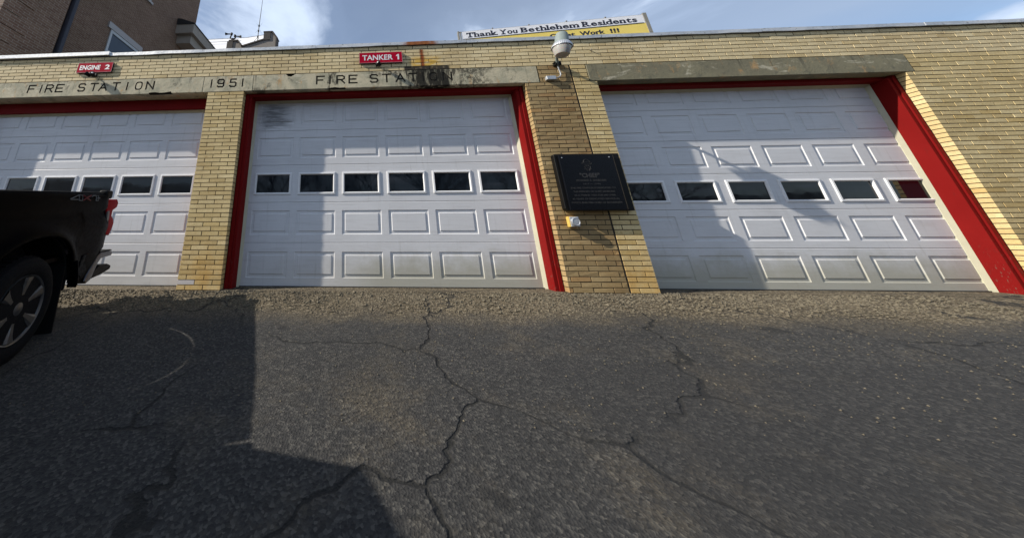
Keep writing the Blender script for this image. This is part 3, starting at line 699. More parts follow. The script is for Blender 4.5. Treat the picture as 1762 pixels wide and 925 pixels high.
# ---------------------------------------------------------------- outlet
ob = empty('outdoor_outlet', 'round covered outdoor outlet box, yellowed at the side, below the plaque', 'outlet box', loc=(4.86, YF, .815))
mb = MB(); mb.box(-.065, .062, -.060, -.003, 0, .14); o = mb.build('box', M_yellowed, ob); bevel(o, .012, 2)
mb = MB(); mb.box(-.055, .06, -.078, -.0605, .004, .136); o = mb.build('cover_plate', M_galv, ob); bevel(o, .008, 2)
mb = MB(); mb.lathe([(.056, 0), (.056, .014), (.048, .020), (.044, .016), (0, .016)], (.004, -.0785, .070), 28, (0, -1, 0)); smooth_angle(mb.build('round_lid', M_galv, ob), 40)

# ---------------------------------------------------------------- barn lamp
lp = empty('barn_lamp', 'grey dusk to dawn lamp with ribbed shade on the brick wall', 'lamp', loc=(5.08, YF, 3.3))
C_ = Vector((0, -.405, .062)); LS = .86
LQ = lambda pr: [(a*LS, b*LS) for a, b in pr]
mb = MB(); mb.lathe(LQ([(.112, .135), (.108, .15), (.098, .30), (.085, .345), (.03, .352), (.0, .352)]), C_, 32); mb.lathe(LQ([(.028, .35), (.024, .375), (.0, .38)]), C_ + Vector((.0, 0, .0)), 16); smooth_angle(mb.build('housing', M_lampbody, lp), 40)
mb = MB(); mb.lathe(LQ([(.105, .14), (.125, .135), (.150, .085), (.156, .055), (.156, .045), (.145, .050), (.11, .12)]), C_, 72, rib=.018); mb.build('ribbed_reflector', M_reflector, lp)
mb = MB(); mb.lathe(LQ([(.142, .052), (.138, .03), (.108, -.085), (.098, -.100), (.0, -.104)]), C_, 36); smooth_angle(mb.build('diffuser', M_lens, lp), 40)
mb = MB(); mb.tube([(0.0, -.33, .19), (.02, -.24, .17), (.06, -.12, .12), (.105, -.045, .06), (.105, -.045, .02)], .021, 12); smooth_angle(mb.build('arm', M_lampbody, lp), 40)
mb = MB(); mb.box(.055, .155, -.062, -.003, .035, .052); mb.box(.055, .155, -.062, -.003, .078, .092); mb.tube([(.105, -.045, .025), (.105, -.045, .105)], .030, 10); mb.box(.06, .075, -.07, -.055, .03, .1); mb.box(.135, .15, -.07, -.055, .03, .1); mb.build('clamp', M_black, lp)
mb = MB(); mb.tube([(.105, -.04, .02), (.112, -.035, -.03), (.125, -.03, -.09), (.125, -.03, -.13), (.105, -.03, -.165), (.07, -.03, -.182), (.02, -.03, -.187)], .0085, 8); smooth_angle(mb.build('conduit', M_galv, lp), 40)
mb = MB(); mb.box(-.118, .028, -.055, -.003, -.222, -.158); o = mb.build('junction_box', M_galv, lp); bevel(o, .004, 1)

for o_ in list(lp.children):
    if o_.name.split('.')[0] in ('housing', 'ribbed_reflector', 'diffuser'):
        pv = Matrix.Translation((0, -.405, .30)); o_.matrix_local = pv @ Matrix.Rotation(R(11), 4, 'Y') @ pv.inverted()
# hooks on the parapet
for x, lab in ((5.79, 'tiny rusty hook in the parapet brick, nearer the lamp'), (6.43, 'tiny rusty hook in the parapet brick, farther from the lamp')):
    mb = MB(); mb.tube([(x, -.318, 3.62), (x, -.345, 3.62), (x+.008, -.352, 3.632)], .006, 6); mb.tube([(x, -.335, 3.62), (x+.04, -.325, 3.59), (x+.10, -.323, 3.55)], .0022, 5)
    tag(mb.build('wall_hook', M_frame_alu), lab, 'hook', 'rusty hooks in the parapet')

# ---------------------------------------------------------------- roof banner
th = R(-5.2); bn = empty('roof_banner', 'yellow and white banner reading Thank You Bethlehem Residents on the roof', 'banner', loc=(4.58, 2.0, 3.55)); bn.rotation_euler = (0, 0, th)
BW = 4.46; ZT = 5.90-3.55; ZB = .35
mb = MB(); mb.box(.05, BW-.05, -.006, .004, ZB, ZT-.262); mb.build('yellow_panel', M_banner_y, bn)
mb = MB(); mb.box(.10, BW-.08, -.010, -.0065, ZT-.262, ZT-.025); mb.build('white_panel', M_banner_w, bn)
mb = MB(); mb.box(.10, BW-.12, -.012, -.0105, ZT-.270, ZT-.252); mb.build('black_rule', M_banner_k, bn)
mb = MB(); mb.box(.0, .04, -.02, .05, -.02, ZT+.0); mb.box(.055, .085, -.018, -.0065, ZB, ZT-.02); mb.box(BW-.075, BW, -.02, .06, -.02, ZT+.02); mb.box(.04, BW-.075, .0045, .03, ZT-.03, ZT-.008)
for k in range(1, 5): mb.box(BW*k/5-.02, BW*k/5+.02, .005, .05, -.02, ZT-.031)
mb.build('frame', M_frame_alu, bn)
mb = MB()
for k in range(1, 5): mb.box(BW*(k/5)-.015+.0, BW*(k/5)+.015, -.012, .02, ZT-.006, ZT+.016)
mb.build('clip', M_frame_alu, bn)
def slab_text(mb, words, z0, z1, y):
    for w, a, b in words: text_wall(mb, w, a, b, z0 if not any(c in 'ypgq' for c in w) else z0, z1, y, .002, off=.034, res=3)
def slab_word(w, a, b, z0, H, y):
    """bold word with slab serifs, one part"""
    mb = MB(); gl = []; x = 0
    for ch in w:
        v_, f_ = glyph(ch, .5, .026, 3); xs__ = [q[0] for q in v_]; gl.append((v_, f_, x - min(xs__), min(xs__), max(xs__), ch)); x += max(xs__)-min(xs__) + .055
    sx = (b-a)/(x-.055); sz = H/.76
    for v_, f_, ox_, mn, mxx, ch in gl:
        mb.add([(a+(q[0]+ox_)*sx, y+(.002 if q[2] < 0 else 0), z0+(q[1]+.03)*sz) for q in v_], f_)
        l, r = a+(mn+ox_)*sx, a+(mxx+ox_)*sx; wd = r-l; t = H*.17; c = (l+r)/2
        top = H*.78
        def bar(p, q, z): mb.box(p, q, y-.0003, y+.0017, z, z+t)
        if ch in 'hnkR': bar(l-.006, l+wd*.46, z0); bar(r-wd*.42, r+.008, z0)
        if ch == 'm': bar(l-.005, l+wd*.30, z0); bar(c-wd*.13, c+wd*.13, z0); bar(r-wd*.28, r+.006, z0)
        if ch in 'TY': bar(c-wd*.30, c+wd*.30, z0)
        if ch in 'il': bar(c-wd*.95, c+wd*.95, z0)
        if ch in 'BR': bar(l-.012, l+wd*.2, z0); bar(l-.012, l+wd*.2, z0+H-t)
        if ch in 'hkl': bar(l-.012, l+wd*.12, z0+H-t)
        if ch == 'd': bar(r-wd*.05, r+.012, z0); bar(r-wd*.4, r, z0+H-t)
        if ch == 'T': bar(l, l+wd*.18, z0+H-2*t); bar(r-wd*.18, r, z0+H-2*t)
    mb.build('lettering', M_banner_k, bn)
for w, a, b in (('Thank', .21, .98), ('You', 1.04, 1.47), ('Bethlehem', 1.56, 2.92), ('Residents', 3.00, 4.22)): slab_word(w, a, b, ZT-.222, .155, -.0125)
mb = MB(); mb.v = []; mb.f = []; mb.m = []
for w_ in (('Great', 2.20, 2.78), ('Work', 2.89, 3.45), ('!!!', 3.57, 3.77)):
    mb = MB(); slab_text(mb, [w_], ZT-.470, ZT-.345, -.0085); mb.build('lower_lettering', M_banner_k, bn)

# ---------------------------------------------------------------- neighbour building
nb = empty('brick_building', 'tall brown brick building rising behind the left end of the station', 'building', loc=(0, 0, 0))
mb = MB(); mb.box(-16, -6.93, .70, 2.02, -.5, 18); mb.box(-16, -8.0, 2.02, 9.27, -.5, 18.5); o = mb.build('wall', M_brown, nb)
# corner quoins of projecting brick blocks
z = -.4; k = 0
while z < 17.5:
    mb = MB(); L_ = .62 if k % 2 else .40; mb.box(-7.3, -6.900, .668, .668+L_, z, z+.385); mb.build('quoin', M_brown, nb); z += .41; k += 1
mb = MB(); mb.tube([(-7.22, 2.36, 3.0), (-7.22, 2.36, 18)], .095, 12); mb.box(-8.0, -7.1, 2.2, 2.52, 17.2, 17.5); o = mb.build('downspout', M_pipe, nb); smooth_angle(o, 30)
def nb_window(y0, y1, zb, zt):
    w = empty('window', parent=nb)
    mb = MB(); mb.box(-8.0, -7.93, y0-.16, y1+.16, zt, zt+.26); mb.build('lintel', M_limewhite, w)
    mb = MB(); mb.box(-8.0, -7.92, y0-.12, y1+.12, zb-.12, zb); mb.build('sill', M_limewhite, w)
    mb = MB(); mb.box(-7.999, -7.955, y0, y0+.09, zb, zt); mb.box(-7.999, -7.955, y1-.09, y1, zb, zt); mb.box(-7.999, -7.955, y0+.09, y1-.09, zt-.13, zt-.002); mb.box(-7.999, -7.955, y0+.09, y1-.09, zb, zb+.08); mb.box(-7.998, -7.965, y0+.09, y1-.09, (zb+zt)/2-.03, (zb+zt)/2+.03); mb.build('frame', M_winwhite, w)
    mb = MB(); mb.box(-7.998, -7.99, y0+.09, y1-.09, zb+.08, zt-.13); mb.build('pane', M_glassblue, w)
M_glassblue = simple('blue_grey_glass', (.03, .05, .075), .15, var=.2, scale=2)
nb_window(4.42, 5.85, 6.7, 8.56); nb_window(4.42, 5.85, 11.3, 13.2)
mb = MB(); mb.box(-7.999, -7.03, 7.80, 12.2, 11.05, 11.60); mb.box(-8.0, -7.22, 8.0, 12.2, 10.55, 11.049)
mb.build('eave', M_eave, nb)
mb = MB(); mb.prism([(-7.999, 11.601), (-6.99, 11.601), (-6.99, 11.65), (-7.75, 11.95), (-7.999, 12.0)], 'y', 7.76, 12.3); mb.build('eave_roof', M_darkroof, nb)

# ---------------------------------------------------------------- rear building, roofs, siren, mast
rb = empty('rear_building', 'grey building behind with a stepped parapet and white roof', 'building')
Yb = 12.2
mb = MB(); mb.prism([(-9.5, 0), (-4.0, 0), (-4.0, 13.9), (-4.35, 14.42), (-4.93, 14.42), (-4.93, 13.78), (-6.42, 13.28), (-6.80, 13.80), (-7.40, 13.80), (-7.52, 13.12), (-9.5, 13.0)], 'y', Yb, Yb+.35)
mb.build('gable_wall', M_stucco, rb)
def capseg(a, b, t=.10):
    d = Vector((b[0]-a[0], 0, b[1]-a[1])); n_ = Vector((-d.z, 0, d.x)).normalized()
    if n_.z < 0 or (abs(n_.z) < 1e-6 and n_.x < 0): n_ = -n_
    mbx.prism([(a[0], a[1]), (b[0], b[1]), (b[0]+n_.x*t, b[1]+n_.z*t), (a[0]+n_.x*t, a[1]+n_.z*t)], 'y', Yb-.06, Yb+.42)
mbx = MB()
for a, b in (((-7.42, 13.80), (-6.76, 13.80)), ((-6.82, 13.84), (-6.42, 13.30)), ((-6.46, 13.29), (-4.91, 13.80)), ((-4.96, 14.42), (-4.33, 14.42)), ((-4.37, 14.46), (-3.99, 13.90))): capseg(a, b)
mbx.box(-4.93, -4.45, Yb-.05, Yb-.001, 13.80, 14.42); mbx.box(-7.52, -7.10, Yb-.05, Yb-.001, 13.0, 13.80); mbx.box(-4.04, -3.96, Yb-.05, Yb+.4, 12.9, 13.90); mbx.box(-9.4, -7.52, Yb-.08, Yb-.001, 13.0, 13.11)
mbx.build('dark_cap', M_capdark, rb)
mb = MB(); mb.add([(-9.5, Yb+.36, 12.9), (-4.5, Yb+.36, 12.9), (-4.5, Yb+3, 15.0), (-9.5, Yb+3.0, 15.0), (-9.5, Yb+3, 12.5), (-4.5, Yb+3, 12.5)], [(0, 1, 2, 3), (0, 3, 4), (1, 5, 2), (3, 2, 5, 4)])
mb.add([(-9.4, Yb+.351, 13.12), (-7.5, Yb+.351, 13.12), (-7.5, Yb+.95, 13.9), (-9.4, Yb+.95, 13.9)], [(0, 1, 2, 3)])
mb.v = [(-10.8, Yb+.36, 13.4), (-4.95, Yb+.36, 13.4), (-4.95, Yb+1.6, 15.6), (-6.9, Yb+1.6, 15.32), (-10.8, Yb+1.6, 15.28), (-10.8, Yb+1.9, 12), (-4.95, Yb+1.9, 12)]
mb.f = [(0, 1, 2, 3, 4), (4, 3, 2, 6, 5)]; mb.m = [0, 0]
mb.build('roof', M_snow, rb)
mb = MB(); mb.tube([(-10.8, Yb+.95, 14.52), (-7.0, Yb+.95, 14.56)], .022, 6); mb.tube([(-10.8, Yb+1.6, 15.31), (-6.9, Yb+1.6, 15.35), (-4.95, Yb+1.6, 15.63)], .022, 6); mb.build('roof_rail', M_galv, rb)
si = empty('siren', 'twin horn siren on the stepped parapet behind the station', 'siren', loc=(-7.22, 12.3, 13.9))
for s_, zt in ((-1, .62), (1, .44)):
    hx = s_*.13; mb = MB(); hz = zt
    dirv = Vector((s_, 0, .08 if s_ < 0 else -.12)).normalized()
    p0 = Vector((hx-s_*.05, 0, hz-.02))
    mb.tube([p0, p0+dirv*.30, p0+dirv*.48, p0+dirv*.50], [.045, .042, .085, .105], 12); smooth_angle(mb.build('horn', M_black, si), 40)
    mb = MB(); mb.tube([(0, 0, .10), (s_*.2, 0, .27), (hx, 0, hz)], .05, 8); mb.lathe([(.075, -.09), (.08, .07), (.0, .09)], (hx, 0, hz), 12); mb.build('driver', M_black, si)
mb = MB(); mb.tube([(0, 0, 0), (0, 0, .2)], [.07, .10], 10); mb.build('post', M_black, si)
an = empty('radio_mast', 'thin radio mast with tripod guys on the white roof behind', 'antenna', loc=(-5.66, 12.9, 13.95))
mb = MB(); mb.tube([(0, 0, 0), (.0, 0, 1.6), (.08, 0, 5.5)], [.035, .03, .012], 6); mb.build('mast', M_frame_alu, an)
mb = MB()
for dx_, dy_ in ((-.48, 0), (.30, .1), (.12, -.2)): mb.tube([(0, 0, .72), (dx_, dy_, -.02)], .016, 5)
mb.build('guy', M_frame_alu, an)
mb = MB()
for zz in (1.22, 1.7, .7): mb.tube([(0, 0, zz-.06), (0, 0, zz+.06)], .06, 6)
mb.tube([(-.22, 0, 1.05), (.24, 0, 1.95)], .006, 4); mb.tube([(.25, 0, 1.0), (-.2, 0, 1.9)], .006, 4); mb.build('fitting', M_black, an)

# ---------------------------------------------------------------- ground
ys = [400, 60, 14, 0.3, -.05, -.335, -.45, -.9, -1.4, -2.1, -3.2, -4.4, -5.6, -7.5, -10, -14, -30, -400]
def gz(y):
    if y > -.34: return -.004
    pts = [(-.335, -.004), (-2.1, -.272), (-5.6, -.68), (-10, -.98), (-14, -1.0), (-500, -1.0)]
    for (a, b), (c, d) in zip(pts, pts[1:]):
        if c <= y <= a: return b + (d-b)*(y-a)/(c-a)
    return -1.0
xs_ = [-400, -60, -16] + [i*.5 for i in range(-20, 41)] + [30, 60, 400]
v = []; f = []
ys2 = [400, 60, 14, .3, -.05, -.335] + [-.335-.15*i for i in range(1, 40)] + [-7.5, -10, -14, -30, -60, -400]
for y in ys2:
    for x in xs_:
        jj = .010*noise.noise(Vector((x*1.3, y*1.3, 0))) if (-6.2 < y < -.34 and -12 < x < 22) else 0
        v.append((x, y, gz(y)+jj))
nx = len(xs_)
for j in range(len(ys2)-1):
    for i in range(nx-1): a = j*nx+i; f.append((a, a+nx, a+nx+1, a+1))
o = mesh_obj('ground', v, f, M_ground, smooth=True); o['kind'] = 'structure'
mb = MB()
for a, b in ((-5.10, -.65), (.0, 4.635), (5.77, 10.23)): mb.box(a, b, -.33, .19, -.02, .0005)
o = mb.build('threshold', M_ground); o['kind'] = 'structure'
# loose gravel at the foot of the wall
v = []; f = []
rg = random.Random(3)
for i in range(12000):
    x = rg.uniform(-4.5, 9.0); y = -.34 - (abs(rg.gauss(0, .38)) if rg.random() < .8 else rg.uniform(0, 2.2)); 
    s = rg.uniform(.005, .016)*(1 if rg.random() < .93 or y < -1 else 1.8)*(1 if y > -1 else .55); z = gz(y) + s*.3; o_ = len(v); a = rg.uniform(0, 6.28)
    v += [(x+s*math.cos(a), y+s*math.sin(a), z), (x+s*math.cos(a+2.1)*1.1, y+s*math.sin(a+2.1), z), (x+s*math.cos(a+4.1), y+s*math.sin(a+4.1)*.8, z), (x+s*.2, y, z+s*.8), (x, y, z-s*.6)]
    f += [(o_, o_+1, o_+3), (o_+1, o_+2, o_+3), (o_+2, o_, o_+3), (o_+1, o_, o_+4), (o_+2, o_+1, o_+4), (o_, o_+2, o_+4)]
o = mesh_obj('gravel', v, f, M_pebble); o['kind'] = 'stuff'; o['label'] = 'loose gravel on the apron along the foot of the wall'

# hills and trees across the street (seen as reflections in the panes)
v = []; f = []; nxh = 60
for j, (y, s) in enumerate(((-70, 0), (-110, .55), (-150, .85), (-200, 1), (-280, .7), (-390, .0))):
    for i in range(nxh+1):
        x = -390 + 780*i/nxh; h = (21 + 15*min(1, max(0, (-50-x)/60)) + 3*math.sin(x*.013+1) + 8*noise.noise(Vector((x*.02, 3, 0))) + 3*noise.noise(Vector((x*.09, 7, j)))) * s
        v.append((x, y, -1 + h))
for j in range(5):
    for i in range(nxh): a = j*(nxh+1)+i; f.append((a, a+1, a+nxh+2, a+nxh+1))
o = mesh_obj('hill', v, f, M_hill, smooth=True); o['kind'] = 'structure'
def bare_tree(seed):
    rg = random.Random(seed); mt = MB(); mc = MB()
    def br(p, d, L_, r_, lv, mb_):
        q = p + d*L_; m_ = p + d*L_*.5 + Vector((rg.uniform(-1, 1), rg.uniform(-1, 1), 0))*L_*.05
        mb_.tube([p, m_, q], [r_, r_*.82, r_*.62], 5 if lv < 2 else 3, cap=False)
        if lv >= 4: return
        for k in range(rg.choice((3, 3, 4)) if lv else 5):
            t = rg.uniform(.45, 1.0); ax = Vector((rg.uniform(-1, 1), rg.uniform(-1, 1), rg.uniform(-.1, .6))).normalized()
            nd = (d*.8 + ax*.75).normalized(); br(p+d*L_*t, nd, L_*rg.uniform(.55, .75), r_*.5, lv+1, mc)
    br(Vector((0, 0, 0)), Vector((rg.uniform(-.05, .05), 0, 1)).normalized(), 5.0, .20, 0, mt)
    return mt, mc
tree_pos = [(-1.5, -22), (3.2, -24), (7.5, -21), (12, -25), (16.5, -22), (-6.5, -24), (-14, -33), (-9, -29), (-4, -34), (1, -28), (5, -36), (9, -30), (14, -33), (19, -29), (25, -35), (31, -30), (-20, -38), (38, -34)]
protos = []
for s_ in (1, 2, 3):
    mt, mc = bare_tree(s_); protos.append((mt, mc))
for i, (x, y) in enumerate(tree_pos):
    t_ = empty('bare_tree', 'leafless tree across the street behind the photographer', 'tree', 'leafless trees across the street', (x, y, -1.05))
    t_.rotation_euler.z = i*1.3; sc_ = .9 + .35*((i*37) % 10)/10; t_.scale = (sc_, sc_, sc_)
    if i < 3:
        a = protos[i][0].build('trunk', M_bark, t_); b = protos[i][1].build('crown', M_bark, t_); protos[i] = (a, b)
    else:
        for q in protos[i % 3]: c = q.copy(); col.objects.link(c); c.parent = t_

# ---------------------------------------------------------------- pickup truck
D = Vector((-.324, .940, .107)).normalized(); Nn = Vector((.946, .326, 0)).normalized(); U = Nn.cross(D); U = U if U.z > 0 else -U; D = U.cross(Nn) if U.cross(Nn).dot(D) > 0 else -U.cross(Nn)
tr = empty('pickup_truck', 'black pickup truck with a 4X4 decal parked tail toward the left door', 'pickup truck')
# local axes: x toward the tail, y outward on the near side, z up; origin at the near rear wheel hub
TM = Matrix((D, Nn, U)).transposed().to_4x4(); TM.translation = Vector((-.863, -2.060, .137)); tr.matrix_world = TM
if TM.to_3x3().determinant() < 0: print('WARNING truck frame mirrored')
W2 = 2.03
def arch_z(x, c=0.0, a=.62, b=.565):
    t = abs(x-c)/a
    return None if t >= 1 else b*math.sqrt(1-t**2.4)
def side_y(x, z):
    """outward offset of the near bedside skin"""
    y = -.012
    if z > .90: y -= (z-.90)**2*3.6
    y += .022*math.exp(-((z-.60)/.14)**2)
    y -= .020*math.exp(-((z-.74)/.05)**2)
    r_ = math.hypot(x/.62, max(z, 0)/.565) 
    y += .030*math.exp(-((r_-1.06)/.10)**2) if z > -.05 else 0
    if z < .3: y -= (.3-z)*.06
    if x > 1.0: y -= ((x-1.0)/.32)**2*.06
    return y
def tail_edge(z):
    pts = [(-.05, .88), (.03, .92), (.28, 1.15), (.285, 1.285), (.42, 1.295), (.60, 1.20), (.77, 1.12), (.90, 1.10), (.955, 1.13), (.99, 1.04)]
    for (a, b), (c, d) in zip(pts, pts[1:]):
        if a <= z <= c: return b + (d-b)*(z-a)/(c-a)
    return pts[-1][1] if z > pts[-1][0] else pts[0][1]
def skin(mirror=False):
    v = []; f = []; idx = {}
    nz = 22; cols_ = []
    xs = sorted(set([-1.02 + i*.05 for i in range(0, 44)]))
    for i, s in enumerate(range(45)):
        u = s/44
        for k in range(nz+1):
            w = k/nz; x = -1.0 + u*2.0
            zb = arch_z(x); 
            if zb is None: zb = .0 if x > 0 else -.10
            z = zb + (.985 - zb)*w
            xe = tail_edge(z); xr = -1.0 + u*(xe+1.0)
            # recompute bottom for stretched x
            zb2 = arch_z(xr); zb2 = (.0 if xr > 0 else -.10) if zb2 is None else zb2
            zt_ = .985 - .016*(1.0-min(xr, 1.0)); z = zb2 + (zt_ - zb2)*w
            y = side_y(xr, z)
            if mirror: y = -W2 - y
            v.append((xr, y, z))
    for i in range(44):
        for k in range(nz): a = i*(nz+1)+k; q = (a, a+nz+1, a+nz+2, a+1); f.append(tuple(reversed(q)) if not mirror else q)
    return v, f
for mir in (False, True):
    v, f = skin(mir); o = mesh_obj('bedside', v, f, M_truck, tr, smooth=True)
    md = o.modifiers.new('thick', 'SOLIDIFY'); md.thickness = .04; md.offset = -1
mb = MB()   # rail cap, bed floor, front wall, tailgate
for y0, y1 in ((-.125, -.035), (-W2+.035, -W2+.125)):
    mb = MB(); mb.prism([(-1.0, .930), (1.03, .960), (1.03, .990), (-1.0, .957)], 'y', y0, y1); o = mb.build('bed_rail', M_plastic, tr); bevel(o, .012, 2)
mb = MB(); mb.box(-.98, 1.0, -W2+.06, -.06, .30, .34); mb.box(-1.0, -.96, -W2+.06, -.06, .3, .97); mb.build('bed', M_truck, tr)
mb = MB(); mb.prism([(1.02, .30), (1.10, .30), (1.13, .55), (1.08, .60), (1.08, .90), (1.14, .955), (1.12, .985), (1.02, .985)], 'y', -W2+.10, -.10); o = mb.build('tailgate', M_truck, tr); bevel(o, .01, 2)
mb = MB(); mb.box(1.045, 1.185, -.115, -.015, .91, 1.015); o = mb.build('rail_end_cap', M_plastic, tr); bevel(o, .03, 3); smooth_angle(o, 40)
def lamp(yo, s):
    mb = MB(); P = [(1.08, .90), (1.34, .905), (1.385, .86), (1.365, .80), (1.27, .765), (1.265, .70), (1.33, .65), (1.355, .60), (1.33, .52), (1.285, .45), (1.20, .47), (1.17, .60), (1.10, .77)]
    mb.prism(P, 'y', yo - s*.01, yo - s*.17); o = mb.build('tail_lamp', M_tail, tr); bevel(o, .012, 3, 50); smooth_angle(o, 40); return o
lamp(-.012, 1); lamp(-W2+.012, -1)
mb = MB(); mb.prism([(1.105, .755), (1.15, .765), (1.165, .66), (1.125, .60)], 'y', -.018, -.004); o = mb.build('reverse_lens', M_decal, tr)
# bumper
mb = MB(); mb.prism([(.90, -.01), (.93, .05), (1.03, .16), (1.10, .235), (1.17, .262), (1.43, .245), (1.455, .215), (1.44, .185), (1.19, .19), (1.135, .15), (1.08, .06), (1.03, -.02), (.95, -.04)], 'y', -.16, -.015)
o = mb.build('bumper_corner', M_chrome, tr); bevel(o, .014, 3, 50); smooth_angle(o, 40)
mb = MB(); mb.prism([(.93, -.01), (1.03, .16), (1.10, .235), (1.17, .262), (1.37, .245), (1.395, .215), (1.38, .185), (1.17, .19), (1.08, .06), (1.03, -.02)], 'y', -W2+.015, -W2+.16)
o = mb.build('bumper_corner', M_chrome, tr)
mb = MB(); mb.box(1.14, 1.38, -W2+.16, -.16, .02, .24); o = mb.build('bumper_bar', M_chrome, tr); bevel(o, .02, 2)
mb = MB(); mb.prism([(1.10, .236), (1.15, .275), (1.41, .265), (1.44, .25), (1.17, .263)], 'y', -W2+.02, -.02); mb.build('bumper_pad', M_plastic, tr)
mb = MB(); mb.prism([(1.04, -.02), (1.10, .055), (1.22, .105), (1.42, .085), (1.52, .045), (1.51, .005), (1.32, -.015)], 'y', -.40, -.03); o = mb.build('bumper_step', M_plastic, tr); bevel(o, .012, 2, 50)
# mud flaps, wheel wells, chassis
mb = MB(); mb.box(.53, .545, -.30, -.035, -.46, .25); mb.build('mud_flap', M_plastic, tr); mb = MB(); mb.box(.60, .615, -W2+.035, -W2+.30, -.30, .25); mb.build('mud_flap', M_plastic, tr)
mb = MB()
for y0, y1 in ((-.36, -.05), (-W2+.05, -W2+.36)):
    prof = [(-.60, -.02)] + [(-.60+1.20*i/14, .02+.57*math.sqrt(max(0, 1-((-.60+1.2*i/14)/.605)**2))) for i in range(15)] + [(.60, -.02)]
    inner = [(x*1.04, z+.02) for x, z in prof]
    mb.prism(prof + inner[::-1], 'y', y0, y1)
mb.box(-.6, .6, -.38, -.36, -.12, .6); mb.box(-.6, .6, -W2+.36, -W2+.38, 0, .6)
mb.box(-4.6, 1.1, -.75, -.60, .02, .18); mb.box(-4.6, 1.1, -W2+.60, -W2+.75, .02, .18); mb.tube([(0, -.3, 0), (0, -W2+.3, 0)], .07, 10); mb.box(.70, .95, -1.5, -.5, .0, .2)
mb.build('chassis', M_plastic, tr)
def wheel(x, yo, s, z=0.0):
    """s=+1 near side (outer face toward +y)"""
    w = empty('wheel', parent=tr, loc=(x, yo, z)); ax = (0, s, 0)
    mb = MB(); mb.lathe([(.262, -.02), (.285, -.004), (.33, .004), (.37, -.004), (.398, -.022), (.41, -.05), (.41, -.22), (.398, -.25), (.33, -.27), (.262, -.26)], (0, 0, 0), 72, ax); o = mb.build('tyre', M_tyre, w); smooth_angle(o, 30)
    mb = MB()
    for k in range(44):
        a = 2*math.pi*k/44; c, s__ = math.cos(a), math.sin(a)
        for (u0, u1) in ((-.055, -.115), (-.155, -.215)):
            vs = []
            for rr in (.408, .419):
                for (da, yy) in ((-.045, u0), (.045, u0), (.035, u1), (-.055, u1)):
                    vs.append((rr*math.cos(a+da), s*yy, rr*math.sin(a+da)))
            mb.add(vs, [(0, 1, 2, 3), (4, 5, 6, 7), (0, 1, 5, 4), (1, 2, 6, 5), (2, 3, 7, 6), (3, 0, 4, 7)])
    o = mb.build('tread_blocks', M_tyre, w); o['kind'] = 'stuff'
    mb = MB(); mb.lathe([(.238, -.24), (.235, -.05), (.250, -.012), (.262, -.004), (.262, -.02), (.262, -.26)], (0, 0, 0), 72, ax); o = mb.build('rim', M_rim, w); smooth_angle(o, 30)
    mb = MB(); mb.lathe([(.236, -.14), (.0, -.14)], (0, 0, 0), 32, ax); mb.lathe([(.16, -.135), (.16, -.10), (.0, -.10)], (0, 0, 0), 32, ax); mb.build('brake', M_rimdark, w)
    for k in range(6):
        a = 2*math.pi*(k+.35)/6; 
        mb = MB(); rr = lambda r_, t: (r_*math.cos(a+t), r_*math.sin(a+t))
        vs = []
        for (r_, hw, yo_) in ((.05, .024, -.035), (.13, .026, -.028), (.20, .036, -.018), (.246, .050, -.012)):
            t = hw/r_
            for (tt, dy_) in ((-t, 0), (-t*.55, .010), (t*.55, .010), (t, 0)):
                p_ = rr(r_, tt); vs.append((p_[0], s*(yo_+dy_), p_[1]))
            for (tt, dy_) in ((t, -.05), (-t, -.05)):
                p_ = rr(r_, tt); vs.append((p_[0], s*(yo_+dy_), p_[1]))
        fs = []
        for j in range(3):
            for i in range(6): fs.append((j*6+i, j*6+(i+1) % 6, (j+1)*6+(i+1) % 6, (j+1)*6+i))
        mb.add(vs, fs); mb.build('spoke', M_rim, w)
    mb = MB(); mb.lathe([(.062, -.06), (.062, -.026), (.045, -.018), (.0, -.016)], (0, 0, 0), 24, ax); o = mb.build('hub', M_rim, w); smooth_angle(o, 40)
    return w
wheel(0, -.010, 1); wheel(0, -W2+.010, -1); wheel(-3.745, -.010, 1, -.0); wheel(-3.745, -W2+.010, -1, -.0)
# cab and hood
def body(name, prof, y0, y1, mat, bev=.03):
    mb = MB(); mb.prism(prof, 'y', y0, y1); o = mb.build(name, mat, tr); bevel(o, bev, 3, 25); smooth_angle(o, 40); return o
fa = -3.745
arcp = [(fa+.56*math.cos(R(a)), .50*math.sin(R(a))+.02) for a in range(0, 181, 15)]
body('cab_body', [(-1.03, -.12), (-1.03, .97), (-2.0, .975), (-3.05, .93), (-3.6, .90), (-4.55, .80), (-4.70, .70), (-4.72, .10), (-4.62, -.05), (fa-.56, .0)] + arcp[::-1] + [(fa+.58, -.12)], -W2+.02, -.02, M_truck)
mb = MB()
gh = [(-1.05, .96), (-1.22, 1.46), (-1.6, 1.52), (-2.35, 1.51), (-3.15, .93)]
v = []
for ins, yy in ((0, 0), ):
    pass
n_ = len(gh)
vv = [(x, -.05-(.16*(z-.96)/.5), z) for x, z in gh] + [(x, -W2+.05+(.16*(z-.96)/.5), z) for x, z in gh]
mb.add(vv, [tuple(range(n_)), tuple(range(2*n_-1, n_-1, -1))] + [(i, n_+i, n_+(i+1) % n_, (i+1) % n_) for i in range(n_)])
o = mb.build('greenhouse', M_truck, tr); bevel(o, .02, 2, 20)
def gy(z): return -.05-(.16*(z-.96)/.5)
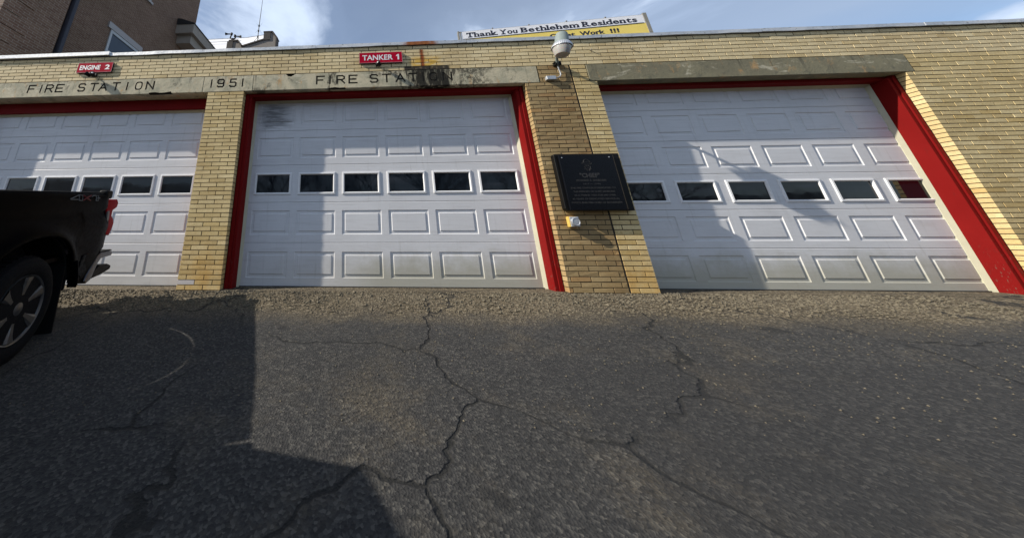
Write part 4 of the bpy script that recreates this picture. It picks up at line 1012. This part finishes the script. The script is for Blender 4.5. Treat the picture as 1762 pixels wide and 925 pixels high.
for P in ([(-1.25, 1.02), (-1.36, 1.42), (-1.95, 1.44), (-1.95, 1.02)], [(-2.03, 1.02), (-2.03, 1.44), (-2.32, 1.43), (-2.90, 1.02)]):
    for m_ in (0, 1):
        mb = MB(); sgn = 1 if not m_ else -1
        q = [(x, (gy(z)+.004) if not m_ else (-W2-gy(z)-.004), z) for x, z in P]; q2 = [(a, b-sgn*.01, c) for a, b, c in q]
        mb.add(q+q2, [(0, 1, 2, 3), (7, 6, 5, 4), (0, 4, 5, 1), (1, 5, 6, 2), (2, 6, 7, 3), (3, 7, 4, 0)]); mb.build('side_window', M_glass, tr)
mb = MB(); mb.add([(-1.050, -.25, 1.0), (-1.050, -W2+.25, 1.0), (-1.200, -W2+.3, 1.42), (-1.200, -.3, 1.42)], [(0, 1, 2, 3)]); mb.v = [(a+.012, b, c) for a, b, c in mb.v]; mb.build('rear_window', M_glass, tr)
mb = MB(); mb.add([(-3.12, -.22, .965), (-3.12, -W2+.22, .965), (-2.42, -W2+.3, 1.475), (-2.42, -.3, 1.475)], [(0, 1, 2, 3)]); mb.v = [(a-.012, b, c+.012) for a, b, c in mb.v]; mb.build('windscreen', M_glass, tr)
for y in (-.06, -W2+.06):
    mb = MB(); s = 1 if y > -1 else -1; mb.box(-2.95, -2.85, min(y, y+s*.28), max(y, y+s*.28), 1.02, 1.22); o = mb.build('mirror', M_plastic, tr); bevel(o, .03, 2)
for y in (-.02, -W2+.02):
    for x in (-1.75, -2.75):
        mb = MB(); mb.box(x, x+.2, y-.01, y+.03 if y > -1 else y+.01, .78, .81); mb.build('door_handle', M_truck, tr)
for y in (-.12, -W2+.42):
    mb = MB(); mb.box(-4.735, -4.60, y-.30, y, .55, .74); o = mb.build('headlight', M_lens, tr); bevel(o, .02, 2)
mb = MB(); mb.box(-4.745, -4.70, -W2+.45, -.45, .25, .74); mb.build('grille', M_plastic, tr)
mb = MB(); mb.box(-4.80, -4.66, -W2+.05, -.05, .0, .22); o = mb.build('front_bumper', M_chrome, tr); bevel(o, .03, 2)
# 4X4 decal: outlined characters
def decal_side(mb, pts, w=.010):
    q = [(x, side_y(x, z)+.004, z) for x, z in pts]; mb.tube(q, w*.5, 4)
mb = MB(); z0, z1 = .890, .945
decal_side(mb, [(.32, .905), (.36, .915), (.46, .945), (.47, .90), (.33, .900)]); decal_side(mb, [(.47, z0), (.53, z0), (.53, z1), (.47, z1), (.47, z0)]); 
decal_side(mb, [(.70, .93), (.74, z1), (.78, z1), (.80, .915), (.87, .918)]); decal_side(mb, [(.79, z0), (.80, z1), (.84, z1), (.84, z0), (.79, z0)]); o = mb.build('decal_fours', M_decal, tr)
mb = MB(); decal_side(mb, [(.545, z1), (.60, .915), (.68, z0)], .016); decal_side(mb, [(.545, z0), (.60, .917), (.69, z1)], .016); mb.build('decal_x', M_decal_red, tr)
